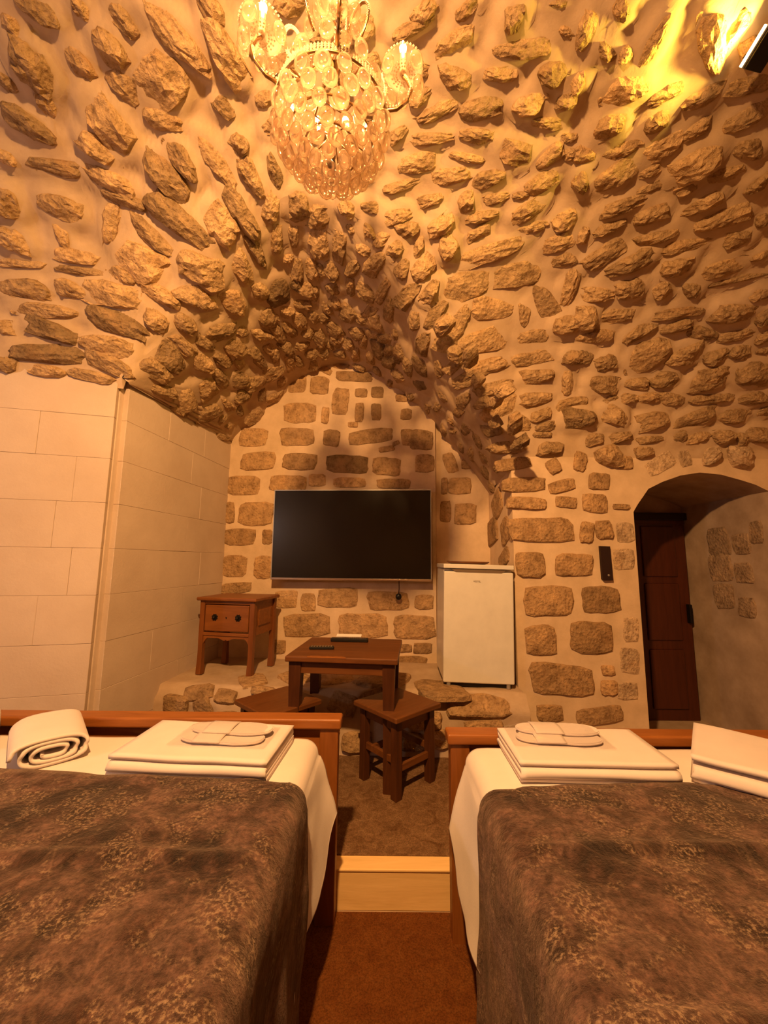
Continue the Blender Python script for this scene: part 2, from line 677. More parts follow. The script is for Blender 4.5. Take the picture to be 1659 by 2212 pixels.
# ------------------------------------------------------------------ stones read off the photograph: x y length width angle tone (tile pixels)
TILES = [
    ((0, 0), 4.0, '''330 70 420 170 25 5;110 220 260 160 35 3;300 560 520 260 40 6;400 860 260 170 40 3;270 1070 520 170 30 7;60 1350 200 110 20 3
700 540 340 150 55 4;960 400 400 190 55 4;1080 170 360 150 55 5;1560 330 820 210 43 4;1090 740 380 170 45 5;1410 690 500 380 50 5;960 1070 680 260 52 3
860 1270 400 170 40 3;1420 1030 320 200 5 5;480 1440 540 140 12 6;960 1560 480 160 28 4;1950 420 640 200 60 4;1830 60 380 170 60 5;700 60 200 120 35 5'''),
    ((0, 415), 4.0, '''90 90 260 230 15 4;540 130 400 190 20 3;150 420 320 180 20 4;970 270 370 140 95 3;560 400 240 120 80 3;680 560 420 130 12 3;220 620 440 80 5 4
720 690 440 75 10 5;220 850 440 170 5 4;640 850 280 140 15 4;1000 900 520 210 12 4;430 1040 560 120 8 4;480 1220 440 140 18 7;430 1410 620 160 4 8;60 1180 150 120 0 4
1030 1150 530 190 18 7;950 1350 450 160 12 4;960 1490 480 150 25 5;430 1560 300 90 12 4;60 1500 180 120 10 5;800 1600 380 80 14 5;1230 620 460 310 35 3;1080 730 280 110 35 4
1350 400 520 150 36 6;1390 880 400 140 30 4;1350 1110 240 150 40 5;1460 1430 460 230 45 7;1340 1540 280 160 40 6;1090 60 400 110 20 5'''),
    ((300, 300), 4.0, '''260 330 560 210 48 6;390 190 440 150 62 6;680 200 560 160 55 4;980 340 380 140 60 5;870 40 200 140 50 5;1170 270 320 110 70 6;380 720 660 210 42 7
720 740 360 250 50 4;890 640 520 150 55 6;1010 960 400 120 70 6;540 1120 420 270 25 4;890 1110 330 160 55 5;500 1360 380 210 40 5;800 1390 270 170 65 4;1140 570 240 150 110 4
1380 560 260 200 80 6;1560 640 230 200 100 5;1180 830 260 110 95 5;1330 830 190 90 85 5;1560 880 260 170 80 5;1190 1300 230 190 90 8;1030 1290 170 130 60 6;1110 1540 190 160 60 5
1290 1010 100 80 0 5;1360 1100 190 110 95 5;1490 1100 190 110 85 5'''),
    ((200, 600), 4.0, '''790 390 210 140 30 5;1090 440 260 150 -10 6;760 570 260 120 45 5;960 550 190 110 35 7;940 720 230 140 35 4;1110 690 260 110 35 6;1220 590 220 150 30 5
590 960 260 120 22 5;1080 850 260 110 50 6;970 950 220 180 70 5;790 1040 200 170 80 4;990 1150 210 130 -15 5;1150 1080 180 90 55 5;1260 860 150 130 0 6;1390 890 200 140 -20 6
1280 1010 130 120 0 6;1540 800 260 170 -20 5;1100 1210 100 70 100 5;850 1230 190 70 28 5;560 1080 220 70 30 5;740 1140 150 70 30 5;1440 470 200 130 40 5;1390 640 180 110 50 6
1500 330 170 140 0 5;1250 720 150 90 50 5;1440 720 150 90 50 6;1520 600 120 90 50 5;1280 440 120 90 20 5;1160 1275 60 40 10 5;960 1310 90 40 25 5;1120 1370 120 50 20 5'''),
    ((830, 0), 4.0, '''340 90 280 150 -50 5;250 220 380 120 -25 5;720 60 260 130 -45 5;600 350 380 170 -28 4;1120 130 280 170 100 5;1190 400 500 170 -5 5;620 650 310 220 0 6;290 570 180 110 20 5
1000 620 280 150 5 5;1450 610 240 230 30 6;310 820 220 120 -35 5;450 950 400 120 -28 5;830 930 380 190 -15 6;1240 880 280 180 0 4;1570 860 170 150 0 5;110 1150 230 120 -40 5
410 1180 400 120 -5 5;790 1160 280 140 8 5;1400 1050 260 110 8 4;280 1400 320 170 -5 5;710 1350 290 80 10 5;1120 1310 330 230 15 4;1420 1340 300 130 -38 4;570 1510 340 140 -12 5
890 1540 310 140 -10 5;150 1590 330 100 -18 5;1350 1570 320 150 -30 5;1500 20 150 80 0 5;1590 1180 150 80 -5 5;1580 260 160 110 20 5;1620 1320 150 110 0 4'''),
    ((1244, 0), 4.0, '''80 250 350 140 110 4;390 60 190 150 60 5;430 450 180 110 100 4;660 370 560 130 120 4;430 760 380 240 0 4;760 800 380 110 -28 4;1180 350 560 230 85 4;1360 250 420 130 -48 4
290 1060 260 200 -15 6;690 1030 240 140 -30 5;390 1270 380 140 -18 5;1080 820 360 160 -20 5;1480 720 400 150 -10 5;1460 1000 440 140 -25 5;720 1260 420 170 -25 4;1000 1120 320 120 -25 5
1030 1390 480 200 -30 5;340 1480 440 170 -35 5;70 1330 190 150 5 5;40 1560 180 170 60 6;640 1460 260 110 -20 5;1300 1480 400 120 -18 5;1480 1260 300 180 -5 5;620 1620 380 110 -20 5
950 1600 260 110 -30 5;270 430 190 150 20 5;1560 1560 250 120 -25 5;20 700 170 120 90 4'''),
    ((830, 415), 4.0, '''390 60 240 110 -15 5;700 80 170 150 80 4;970 40 230 100 -15 5;1180 20 150 80 0 5;1240 140 340 140 -28 5;840 200 270 90 -10 5;1270 290 280 110 -10 5;810 350 220 110 -25 5
110 200 270 150 -15 5;200 310 230 150 -20 5;480 280 240 170 -25 4;90 490 170 130 -40 5;290 470 190 80 100 5;540 460 230 170 -60 5;920 510 580 150 -18 4;1130 710 400 220 -12 4
1550 230 240 150 -20 4;1520 420 320 150 -15 4;1540 580 250 120 -20 5;330 650 240 160 -45 4;160 650 170 120 -60 6;710 810 380 260 -10 5;390 850 230 130 -60 5;200 890 300 140 -55 6
60 1000 240 100 -75 6;930 1010 360 200 3 4;1390 950 330 210 70 5;1200 1070 210 110 100 5;1590 830 330 120 -70 4;430 1060 260 110 -65 6;280 1100 160 90 85 5;670 1060 210 110 -55 5
840 1290 400 210 -15 4;560 1240 330 170 -60 5;1570 1130 260 150 -10 4;1270 1260 290 140 -5 5;1270 1430 380 120 -12 4;350 1300 200 110 -80 6;880 1510 360 130 -18 5;600 1500 200 90 -45 5
1620 1420 180 120 0 6;480 1520 170 90 70 6;680 1610 200 90 -25 5;60 1360 150 100 -60 7;150 1400 140 90 -60 7'''),
    ((1244, 415), 4.0, '''420 90 420 130 -18 6;640 180 340 140 -20 4;280 290 300 90 -20 5;1080 90 380 120 -25 5;1250 210 540 140 -18 5;1600 230 120 100 -20 5;700 370 440 100 -18 5;60 360 120 150 0 5
230 530 420 150 -32 5;930 440 480 110 -12 5;1370 400 280 140 -5 5;450 600 480 150 -22 6;860 630 280 150 -15 5;1260 640 380 140 -12 5;1580 540 170 70 -15 5;180 870 290 140 0 5
450 820 270 160 -12 5;730 840 180 130 -25 5;990 830 180 130 -20 6;1300 760 720 60 -15 6;330 1060 320 130 -5 5;850 1030 460 90 -8 5;1350 1020 360 170 0 5;1560 870 220 100 -20 5
60 1070 200 220 0 4;140 1240 330 110 -4 4;510 1210 340 110 -38 5;840 1150 280 100 -15 5;1080 1210 260 110 10 6;1390 1220 340 90 -10 5;600 1400 380 230 -15 5;900 1400 300 180 -10 5
1190 1400 240 110 -20 5;1390 1370 180 130 0 6;240 1470 210 130 -15 5;50 1420 170 140 10 7;1600 1360 130 70 0 5;1600 1240 130 130 0 6;1480 1550 330 210 -5 6;1150 1570 300 150 -10 5
1600 1060 130 150 0 6;750 1590 200 100 -10 5'''),
    ((540, 430), 4.0, '''850 50 170 130 50 5;1040 60 170 100 0 5;890 240 110 80 70 5;1040 260 170 110 80 5;780 400 300 130 95 5;1140 340 170 120 -50 5;1000 420 130 120 0 5;1090 540 230 150 -55 6
900 580 160 110 -60 6;720 590 200 110 60 5;610 580 120 90 0 5;720 740 130 110 0 6;880 730 170 80 85 6;1020 780 180 150 75 6;1160 780 220 100 -60 5;480 760 200 150 60 6
390 700 120 110 0 8;440 880 160 90 10 6;540 790 130 100 80 5;730 860 160 100 60 6;850 960 200 160 40 6;660 900 140 90 70 5;550 990 140 100 60 5;420 1020 160 120 60 5
310 950 150 110 0 5;980 1010 120 90 0 5;1040 960 120 80 -50 5;1100 1060 170 130 60 5;940 1130 130 110 0 5;720 1090 200 120 50 6;600 1180 150 110 60 5;490 1130 130 110 20 5
330 1100 180 90 50 6;230 1140 180 110 60 5;310 1270 170 110 60 6;440 1250 130 90 0 6;620 1290 140 110 50 6;780 1310 120 80 0 6;740 1200 150 90 60 6;860 1230 130 90 60 5
990 1210 160 80 80 5;1070 1130 140 90 0 5;920 1320 140 80 100 5;1050 1350 180 70 90 5;1130 1280 170 110 80 7;1220 1370 200 110 100 7;1310 1300 180 100 80 6;1180 1180 120 90 0 5
520 1310 110 80 0 6;410 1390 110 70 60 5;210 1350 130 80 80 5;330 1390 150 90 70 5;1300 1500 150 110 60 6;1390 1440 220 90 95 6;1480 1600 180 120 0 8;1500 1420 150 100 80 7;640 1000 110 80 40 6;780 1180 90 70 0 5;680 1240 90 70 0 6'''),
    ((470, 760), 4.0, '''920 150 150 60 30 5;1070 115 140 70 10 5;1230 115 110 45 20 5;1180 215 320 90 3 7;690 280 160 150 0 6;880 290 170 160 0 5;480 370 190 90 -12 5;1240 355 110 80 0 6
1380 350 110 100 0 8;1060 430 240 150 95 5;315 545 310 170 0 5;710 530 290 180 0 5;930 550 150 70 95 5;1225 525 170 80 95 6;1370 520 150 90 90 7;310 740 250 160 0 5
685 735 310 160 0 5;985 745 150 150 5 6;1320 730 400 130 -8 7;1590 400 110 70 0 5;350 945 310 160 -3 5;710 950 300 150 2 6;1120 970 370 160 3 8;1460 990 250 160 5 6
225 1155 280 170 0 5;610 1140 330 150 0 4;860 1110 150 110 0 4;1140 1130 290 90 0 4;1520 1140 300 90 0 6;105 1390 190 90 90 6;330 1400 310 210 0 5;190 1600 280 150 0 6
430 1600 90 130 0 6;1460 840 140 50 -10 5;1540 790 70 35 -25 5;1170 630 90 50 0 5;1630 540 100 100 0 6;1640 740 150 110 85 5'''),
    ((885, 780), 4.0, '''100 680 210 180 5 6;130 885 170 160 0 5;350 880 180 110 70 5;490 890 90 90 0 5;430 1080 210 150 0 5;300 1080 150 60 90 5;310 1300 190 100 90 5;480 1320 200 190 0 5
300 300 250 160 60 6;470 340 180 110 -45 6;490 590 180 130 -60 6;600 680 150 110 70 6;430 430 140 80 -60 6;650 830 170 90 80 6;660 950 170 80 80 6;720 1080 180 80 80 6;760 1240 200 100 80 6
740 230 340 110 -15 6;480 180 180 90 -10 6;1100 130 290 120 -8 5;1350 190 210 95 88 5;780 400 310 190 -35 4;1080 330 280 120 -10 5;1390 370 260 100 -8 6;1120 470 190 100 -15 5
1440 500 270 170 0 7;710 590 200 120 0 7;900 560 250 130 -18 5;1160 570 160 80 -10 6;1140 640 150 50 0 5;870 750 390 110 -5 6;1210 760 220 110 0 6;890 890 320 110 -8 6;1240 910 130 120 60 5
1470 870 170 110 100 6;980 1070 390 130 -2 6;1310 1080 240 110 -15 6;1010 1230 340 110 3 5;1350 1220 190 100 5 6;1130 1460 570 220 0 5;710 1480 220 110 85 7;830 1470 210 80 82 6'''),
    ((1244, 800), 4.0, '''215 120 240 150 5 5;500 110 200 110 0 5;730 80 260 110 -8 6;1110 80 330 150 -10 5;280 240 140 60 -5 5;440 240 150 90 0 5;590 240 170 100 0 5;800 245 270 120 0 5
1150 230 390 95 -3 5;1490 230 300 110 -10 5;300 400 230 180 30 5;640 440 250 140 -15 5;980 420 420 130 -18 5;1330 390 240 130 5 5;1610 350 110 80 0 5;150 600 140 110 0 5
370 580 180 90 -10 5;630 600 220 70 -8 5;870 570 100 100 0 6;1040 580 190 100 -10 5;1240 570 180 110 -10 5;1400 600 120 90 60 5;1570 560 280 130 8 5;270 750 220 170 -5 5
580 710 150 100 -5 5;40 760 110 90 0 6;430 800 110 120 0 4;200 960 190 150 3 7;160 1150 220 170 5 5;390 1180 150 50 3 6;90 1400 190 120 95 5;240 1380 170 150 80 6
730 810 260 150 -30 2;1150 740 150 110 85 2;1400 760 190 170 80 2;940 760 150 110 70 2;1230 1480 250 200 80 6;1430 1500 190 160 80 5;1250 1700 250 200 80 6;1450 1750 190 160 80 6;1560 1400 200 120 85 6;1280 1950 230 180 80 6;1480 2050 180 160 85 6'''),
    ((1040, 1100), 3.998, '''420 480 260 230 0 5;800 480 340 200 0 6;580 790 440 270 0 5;1030 780 340 240 0 8;510 1130 270 270 0 6;950 1110 380 290 0 6;690 1470 580 280 5 6
1090 1390 120 90 0 4;1100 1540 150 130 0 4;590 1760 230 150 0 6;1020 1780 410 150 -8 6;200 430 130 100 80 7;1240 200 160 180 0 2;1230 430 190 190 0 2;1290 1040 220 140 88 2;1280 1310 230 170 88 2;1260 1570 190 160 0 2'''),
    ((470, 1150), 3.318, '''120 240 190 160 0 6;330 250 140 170 0 5;130 400 230 80 -5 6;490 480 170 130 0 5;650 500 130 110 90 4;860 470 290 150 0 6;1220 490 310 140 0 5;1480 500 140 110 0 5
640 665 340 170 0 5;1040 670 360 180 0 5;1410 680 310 180 0 5;1335 830 120 60 0 6;1470 830 140 80 0 7;1380 930 250 95 0 7;430 820 120 100 0 6'''),
    # ledge
    ((470, 1150), 3.318, '''830 1040 290 110 0 5;1180 1060 330 110 5 5;560 1050 180 100 -10 5;250 1060 200 80 -10 5;330 1140 180 80 10 6;60 1180 150 110 10 7;-130 1150 220 120 -5 7
-300 1230 180 120 10 7;60 1330 150 100 0 6;-100 1260 160 120 60 6;900 1230 200 160 20 6;1100 1200 200 140 -20 6;1600 1130 330 120 0 6;1880 1240 480 180 0 6;1480 1350 260 130 0 5
1560 1480 200 150 0 5;1900 1400 300 120 0 5;1400 1500 200 140 0 6;1000 1500 220 160 0 6;780 1430 200 160 0 6'''),
]

# ------------------------------------------------------------------ flat masonry
PY = 2.85           # door wall plane
PE = 3.72           # end of the passage
ARCH = [(1.865, .385), (1.90, .44), (1.99, .56), (2.10, .615), (2.24, .665), (2.39, .69), (2.55, .675), (2.70, .633), (2.80, .60), (2.90, .55)]
TOPZ = .815
wv, wf = [], []


def quad(vs, fs, *p):
    i = len(vs)
    vs.extend(p)
    fs.append(tuple(range(i, i + len(p))))


def W(x, y, z):
    return (x, y, z + CZ)


FL = -CZ - 0.02
quad(wv, wf, W(XR, PY, FL), W(1.865, PY, FL), W(1.865, PY, TOPZ), W(XR, PY, TOPZ))
quad(wv, wf, W(2.90, PY, FL), W(3.32, PY, FL), W(3.32, PY, TOPZ), W(2.90, PY, TOPZ))
for (a, b), (c, d) in zip(ARCH, ARCH[1:]):
    quad(wv, wf, W(a, PY, b), W(c, PY, d), W(c, PY, TOPZ), W(a, PY, TOPZ))
quad(wv, wf, W(XR, 3.8, FL), W(XR, PY, FL), W(XR, PY, TOPZ), W(XR, 3.8, TOPZ))
WR = struct(pydata('wall_right', wv, wf, 'plaster'))
pv, pf = [], []
quad(pv, pf, W(1.865, PY, FL), W(1.865, PE, FL), W(1.865, PE, .385), W(1.865, PY, .385))
quad(pv, pf, W(2.90, PE, FL), W(2.90, PY, FL), W(2.90, PY, .55), W(2.90, PE, .55))
for (a, b), (c, d) in zip(ARCH, ARCH[1:]):
    quad(pv, pf, W(a, PY, b), W(a, PE, b), W(c, PE, d), W(c, PY, d))
quad(pv, pf, W(1.85, PE, FL), W(2.95, PE, FL), W(2.95, PE, .75), W(1.85, PE, .75))
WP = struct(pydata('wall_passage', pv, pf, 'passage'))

# television wall with the recessed strip on its right
bv, bf = [], []


def ytv(x):
    return 3.60 - 0.075 * (x + 1.5)


quad(bv, bf, W(-1.75, ytv(-1.75), FL), W(.468, ytv(.468), FL), W(.468, ytv(.468), 2.1), W(-1.75, ytv(-1.75), 2.1))
quad(bv, bf, W(.468, ytv(.468), FL), W(.468, ytv(.468) + .07, FL), W(.468, ytv(.468) + .07, 2.1), W(.468, ytv(.468), 2.1))
quad(bv, bf, W(.468, ytv(.468) + .07, FL), W(1.02, ytv(1.02) + .07, FL), W(1.02, ytv(1.02) + .07, 2.1), W(.468, ytv(.468) + .07, 2.1))
WB = struct(pydata('wall_back', bv, bf, 'plaster'))

# stone ledge below the television
LZ = -0.868
lx = [-1.62 + (0.955 + 1.62) * i / 70 for i in range(71)]
LPR = []
for x in lx:
    yfr = lerp(x, [(-1.6, 2.80), (-1.1, 2.74), (-.3, 2.68), (.95, 2.64)]) + 0.025 * noise.noise(Vector((x * 5, 0, 1.3)))
    row = []
    for k in range(15):
        y = yfr + 0.05 + (ytv(x) + .12 - yfr - 0.05) * (1 - k / 14)
        z = LZ + 0.010 * noise.noise(Vector((x * 6, y * 6, 0)))
        row.append((x, y, z))
    for k in range(1, 14):
        f = k / 13
        z = LZ - 0.02 - f * (CZ + LZ - 0.10)
        y = yfr + (0.03 if k == 1 else 0) + 0.02 * noise.noise(Vector((x * 6, 3, z * 6))) - 0.02 * f
        row.append((x, y, z))
    LPR.append(row)
lv = [W(*p) for r in LPR for p in r]
nl = len(LPR[0])
lf = [(i * nl + k, i * nl + k + 1, (i + 1) * nl + k + 1, (i + 1) * nl + k) for i in range(70) for k in range(nl - 1)]
LEDGE = pydata('stone_ledge', lv, lf, 'jamb', smooth=True)
tag(LEDGE, 'knee-high rough stone ledge running along the foot of the television wall', 'ledge')

# ------------------------------------------------------------------ stones: find where each one sits
HN, AN = np.array(hv), np.array(av)
SURF = []      # (name, bvh)
for nm, v_, f_ in (('hall', hv, hf), ('alcove', av, af), ('back', bv, bf), ('right', wv, wf), ('passage', pv, pf), ('ledge', lv, lf)):
    SURF.append((nm, BVHTree.FromPolygons([Vector(p) for p in v_], f_)))
placed = []
for (ox, oy), sc, txt in TILES:
    for rec in txt.replace('\n', ';').split(';'):
        rec = rec.split()
        if len(rec) < 6:
            continue
        cx, cy, ln, wd, ang, tone = [float(q) for q in rec]
        px, py = ox + cx / sc, oy + cy / sc
        ln, wd = ln / sc, wd / sc
        d = ray(px, py)
        best = None
        for nm, bv_ in SURF:
            h = bv_.ray_cast(CAM, d)
            if h[0] is not None and (best is None or h[3] < best[1][3]):
                best = (nm, h)
        if best is None:
            continue
        nm, (c, n, _, dist) = best
        if n.dot(d) > 0:
            n = -n

        def onplane(qx, qy):
            e = ray(qx, qy)
            dn = e.dot(n)
            if abs(dn) < 0.06:
                dn = -0.06
            return CAM + e * ((c - CAM).dot(n) / dn)
        ca, sa = cos(R(ang)), sin(R(ang))
        va = onplane(px + ca * ln / 2, py + sa * ln / 2) - onplane(px - ca * ln / 2, py - sa * ln / 2)
        vb = onplane(px - sa * wd / 2, py + ca * wd / 2) - onplane(px + sa * wd / 2, py - ca * wd / 2)
        va -= n * va.dot(n)
        vb -= n * vb.dot(n)
        L = va.length
        ax = va / L
        ay = n.cross(ax)
        Wd = abs(vb.dot(ay))
        # true footprint is kept stone-like where the surface is seen at a grazing angle
        cap = {'hall': .62, 'alcove': .26, 'back': .6, 'right': .6, 'passage': .4, 'ledge': .5}[nm]
        if nm in ('hall', 'alcove'):
            L, Wd = L * 1.15, Wd * 1.20
        L, Wd = min(L, cap), min(Wd, cap * .8)
        L, Wd = max(L, .03), max(Wd, .02)
        if nm in ('hall', 'alcove') and c.z > CZ + 0.15:
            h = min(.10, .48 * min(L, Wd) + .016) * random.uniform(.8, 1.25)
            if nm == 'alcove':
                h = min(.07, .45 * min(L, Wd) + .01)
            if nm == 'alcove' and c.x > .3:
                h = min(h, .034)
                L, Wd = min(L, .18), min(Wd, .12)
            elif .3 < c.x < 1.1 and c.y > 2.2:
                h = min(h, .042)
            kind = 'rubble'
        elif nm == 'ledge':
            h, kind = random.uniform(.018, .032), 'ashlar'
        elif nm == 'right' and n.x < -.5:
            h, kind = .02, 'ashlar'
        elif nm == 'passage':
            h, kind = .012, 'ashlar'
        elif tone <= 2:
            h, kind = .007, 'ashlar'
        else:
            h, kind = (.022 if nm == 'right' else .014) * random.uniform(.7, 1.3), 'ashlar'
        placed.append(dict(s=nm, c=c, n=n, ax=ax, ay=ay, L=L, W=Wd, h=h, kind=kind, tone=tone))

# the rest of the barrel intrados near the television wall is packed with small stones too
ra = random.Random(31)
tries = 0
while tries < 900:
    tries += 1
    x, y = ra.uniform(XL + .15, XR - .02), ra.uniform(2.3, 3.55)
    if y > yback(x) - .2 or y > ysideleft(x) - .1:
        continue
    c = Vector((x, y, zA(x, y) + CZ))
    if min([(q['c'] - c).length - .5 * min(q['L'], .2) for q in placed]) < .062:
        continue
    e = .01
    tx = Vector((e, 0, zA(x + e, y) - zA(x, y))).normalized()
    ty = Vector((0, e, zA(x, y + e) - zA(x, y))).normalized()
    n = tx.cross(ty)
    if n.z > 0:
        n = -n
    a = ra.uniform(-.5, .5)
    ax = (ty * cos(a) + tx * sin(a)).normalized()
    placed.append(dict(s='alcove', c=c, n=n, ax=ax, ay=n.cross(ax), L=ra.uniform(.11, .20), W=ra.uniform(.07, .11), h=ra.uniform(.04, .065), kind='rubble', tone=ra.choice((5, 5, 6, 6, 7))))

# small filler stones in the wider gaps of the hall vault, laid along their neighbours
tries = 0
hall_n = sum(1 for q in placed if q['s'] == 'hall')
while tries < 6000 and hall_n < 298:
    tries += 1
    px, py = ra.uniform(0, 1659), ra.uniform(0, 960)
    d = ray(px, py)
    h = SURF[0][1].ray_cast(CAM, d)
    h2 = SURF[1][1].ray_cast(CAM, d)
    if h[0] is None or h[0].z < CZ + 1.0 or (h2[0] is not None and h2[3] < h[3]):
        continue
    c, n = h[0], h[1]
    if n.dot(d) > 0:
        n = -n
    best, q0 = 9, None
    for q in placed:
        dl = c - q['c']
        if abs(dl.x) > .5 or abs(dl.y) > .5:
            continue
        ex = max(abs(dl.dot(q['ax'])) - q['L'] / 2, 0)
        ey = max(abs(dl.dot(q['ay'])) - q['W'] / 2, 0)
        ez = abs(dl.dot(q['n']))
        e = sqrt(ex * ex + ey * ey + ez * ez)
        if e < best:
            best, q0 = e, q
    if q0 is None or best < .052:
        continue
    ax = (q0['ax'] - n * q0['ax'].dot(n)).normalized()
    Wd = min(best * 1.25, .10)
    placed.append(dict(s='hall', c=c, n=n, ax=ax, ay=n.cross(ax), L=min(Wd * ra.uniform(1.3, 2.0), .19), W=Wd, h=.45 * Wd + .012, kind='rubble', tone=ra.choice((4, 5, 5, 6))))
    hall_n += 1

# plaster heaps up around the stones of the vault
for nm, P in (('hall', HN), ('alcove', AN)):
    cols = len(xs) if nm == 'hall' else 125
    G = P.reshape(cols, -1, 3)
    du = np.gradient(G, axis=0)
    dv = np.gradient(G, axis=1)
    N = np.cross(du, dv)
    N /= np.maximum(np.linalg.norm(N, axis=2, keepdims=True), 1e-9)
    ctr = np.array([-.3, 1.2, CZ])
    sgn = np.sign(np.sum((ctr - G) * N, axis=2, keepdims=True))
    N = (N * sgn).reshape(-1, 3)
    disp = np.zeros(len(P))
    for q in placed:
        if q['kind'] != 'rubble':
            continue
        dlt = P - np.array(q['c'])
        near = np.where(np.abs(dlt).max(axis=1) < q['L'] * .9 + .05)[0]
        if not len(near):
            continue
        dd = dlt[near]
        mgn = .022
        a = (dd @ np.array(q['ax'])) / (q['L'] / 2 + mgn)
        b = (dd @ np.array(q['ay'])) / (q['W'] / 2 + mgn)
        rr = np.sqrt(a * a + b * b)
        t = np.clip((1.30 - rr) / .5, 0, 1)
        t = t * t * (3 - 2 * t)
        disp[near] = np.maximum(disp[near], t * q['h'] * .50)
    nz = np.array([noise.noise(Vector(p) * 3.0) * .010 + noise.noise(Vector(p) * 9.0) * .005 for p in P])
    off = (N * (disp + nz)[:, None]).reshape(cols, -1, 3)
    if nm == 'hall':
        HOFF = off
    else:
        AOFF = off
fade = np.ones(HOFF.shape[1])
fade[:9] = np.linspace(0, 1, 9) ** 1.0
HOFF[i0 + 125:] *= fade[None, :, None]
HOFF[:i0] *= fade[None, :, None]
ave = (HOFF[i0:i0 + 125, 0] + AOFF[:, 0]) / 2
HOFF[i0:i0 + 125, 0] = ave
AOFF[:, 0] = ave
HN2 = HN + HOFF.reshape(-1, 3)
AN2 = AN + AOFF.reshape(-1, 3)
CE = struct(pydata('ceiling', HN2, hf, 'vault_plaster', smooth=True))
CA = struct(pydata('ceiling', AN2, af, 'vault_plaster', smooth=True))


# ------------------------------------------------------------------ stone meshes (shared)
def stone_mesh(kind, seed):
    rnd = random.Random(seed)
    rub = kind == 'rubble'
    n = 18
    e = rnd.uniform(2.8, 6.0) if rub else 7
    shear = rnd.uniform(-.32, .32) if rub else rnd.uniform(-.05, .05)
    taper = rnd.uniform(-.7, .7) if rub else rnd.uniform(-.08, .08)
    out = []
    ph = rnd.uniform(0, 6.28)
    for i in range(n):
        a = 2 * pi * (i + rnd.uniform(-.25, .25)) / n
        r = (abs(cos(a)) ** e + abs(sin(a)) ** e) ** (-1 / e) * .5
        r *= 1 + (.06 if rub else .02) * sin(2 * a + ph) + rnd.uniform(-.085, .06) * (1 if rub else .55)
        x, y = r * cos(a), r * sin(a)
        y *= 1 + taper * x
        out.append(Vector((x + shear * y, y)))
    mx = max(abs(p.x) for p in out)
    my = max(abs(p.y) for p in out)
    out = [Vector((p.x * .5 / mx, p.y * .5 / my)) for p in out]
    planes = []
    for _ in range(5):
        a = rnd.uniform(0, 6.28)
        k = rnd.uniform(.5, 1.7) if rub else rnd.uniform(.1, .5)
        planes.append((cos(a) * k, sin(a) * k, rnd.uniform(.98, 1.32) if rub else rnd.uniform(.98, 1.12)))

    def height(p):
        z = min([1.06] + [c + ax_ * p.x + ay_ * p.y for ax_, ay_, c in planes])
        return max(.32, z + rnd.uniform(-.07, .07) * (1 if rub else .8))
    pts = [p * f for f in ((.90, .97) if not rub else (.84, .98)) for p in out][:n]
    pts = [p * (rnd.uniform(.80, .92) if rub else rnd.uniform(.88, .95)) for p in out]
    tries = 0
    while len(pts) < n + 34 and tries < 600:
        tries += 1
        a = rnd.uniform(0, 6.28)
        q = Vector((cos(a), sin(a))) * sqrt(rnd.random()) * .44
        if min((q - p).length for p in pts) > .075:
            i = min(range(n), key=lambda k_: (out[k_] - q).length)
            if q.length < out[i].length * .8:
                pts.append(q)
    from mathutils.geometry import delaunay_2d_cdt
    vv, _, ff, _, _, _ = delaunay_2d_cdt(pts, [(i, (i + 1) % n) for i in range(n)], [], 1, 1e-6)
    bm = bmesh.new()
    vs = []
    for i, p in enumerate(vv):
        z = height(p)
        if i < n:
            z = min(z, rnd.uniform(.62, .95))
        vs.append(bm.verts.new((p.x, p.y, z)))
    for f in ff:
        try:
            bm.faces.new([vs[i] for i in f])
        except ValueError:
            pass
    mid = [bm.verts.new((p.x, p.y, rnd.uniform(.25, .5))) for p in out]
    low = [bm.verts.new((p.x * 1.02, p.y * 1.02, -.6)) for p in out]
    for A, B in ((vs[:n], mid), (mid, low)):
        for i in range(n):
            j = (i + 1) % n
            bm.faces.new((A[i], B[i], B[j], A[j]))
    bmesh.ops.recalc_face_normals(bm, faces=bm.faces)
    me = bpy.data.meshes.new('stone_' + kind)
    bm.to_mesh(me)
    bm.free()
    me.materials.append(M['stone'] if rub else M['flatstone'])
    return me


POOL = {k: [stone_mesh(k, 100 + i) for i in range(26)] for k in ('rubble', 'ashlar')}
PAR = {'hall': CE, 'alcove': CA, 'back': WB, 'right': WR, 'passage': WP, 'ledge': LEDGE}
for q in placed:
    o = bpy.data.objects.new('stone', random.choice(POOL[q['kind']]))
    COL.objects.link(o)
    o.parent = PAR[q['s']]
    sx = q['L']
    flip = random.choice((1, -1))
    mt = Matrix((q['ax'] * sx * flip, q['ay'] * q['W'] * flip, q['n'] * q['h'])).transposed().to_4x4()
    mt.translation = q['c']
    o.matrix_world = mt
    t = q['tone']
    if t <= 2:
        b = Vector((.60, .44, .29))
    elif q['kind'] == 'rubble':
        b = Vector((.54, .365, .20)) * (1.0 - .13 * (t - 4))
    else:
        b = Vector((.52, .335, .175)) * (1.0 - .12 * (t - 4.4))
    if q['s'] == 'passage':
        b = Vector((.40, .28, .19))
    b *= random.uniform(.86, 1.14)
    o.color = (b.x, b.y, b.z, 1)

# ------------------------------------------------------------------ left wall: box of dressed blocks
bm = bmesh.new()
BT = 1.13
LP = [(-1.66, 2.30), (-1.52, 3.64), (-3.35, 3.64), (-3.35, 1.90), (-1.70, 2.29)]
prism(bm, LP, lambda x, y: W(x, y, FL), lambda x, y: W(x, y, BT - .02))
WL = struct(obj('wall_left', bm, 'ashlar'))


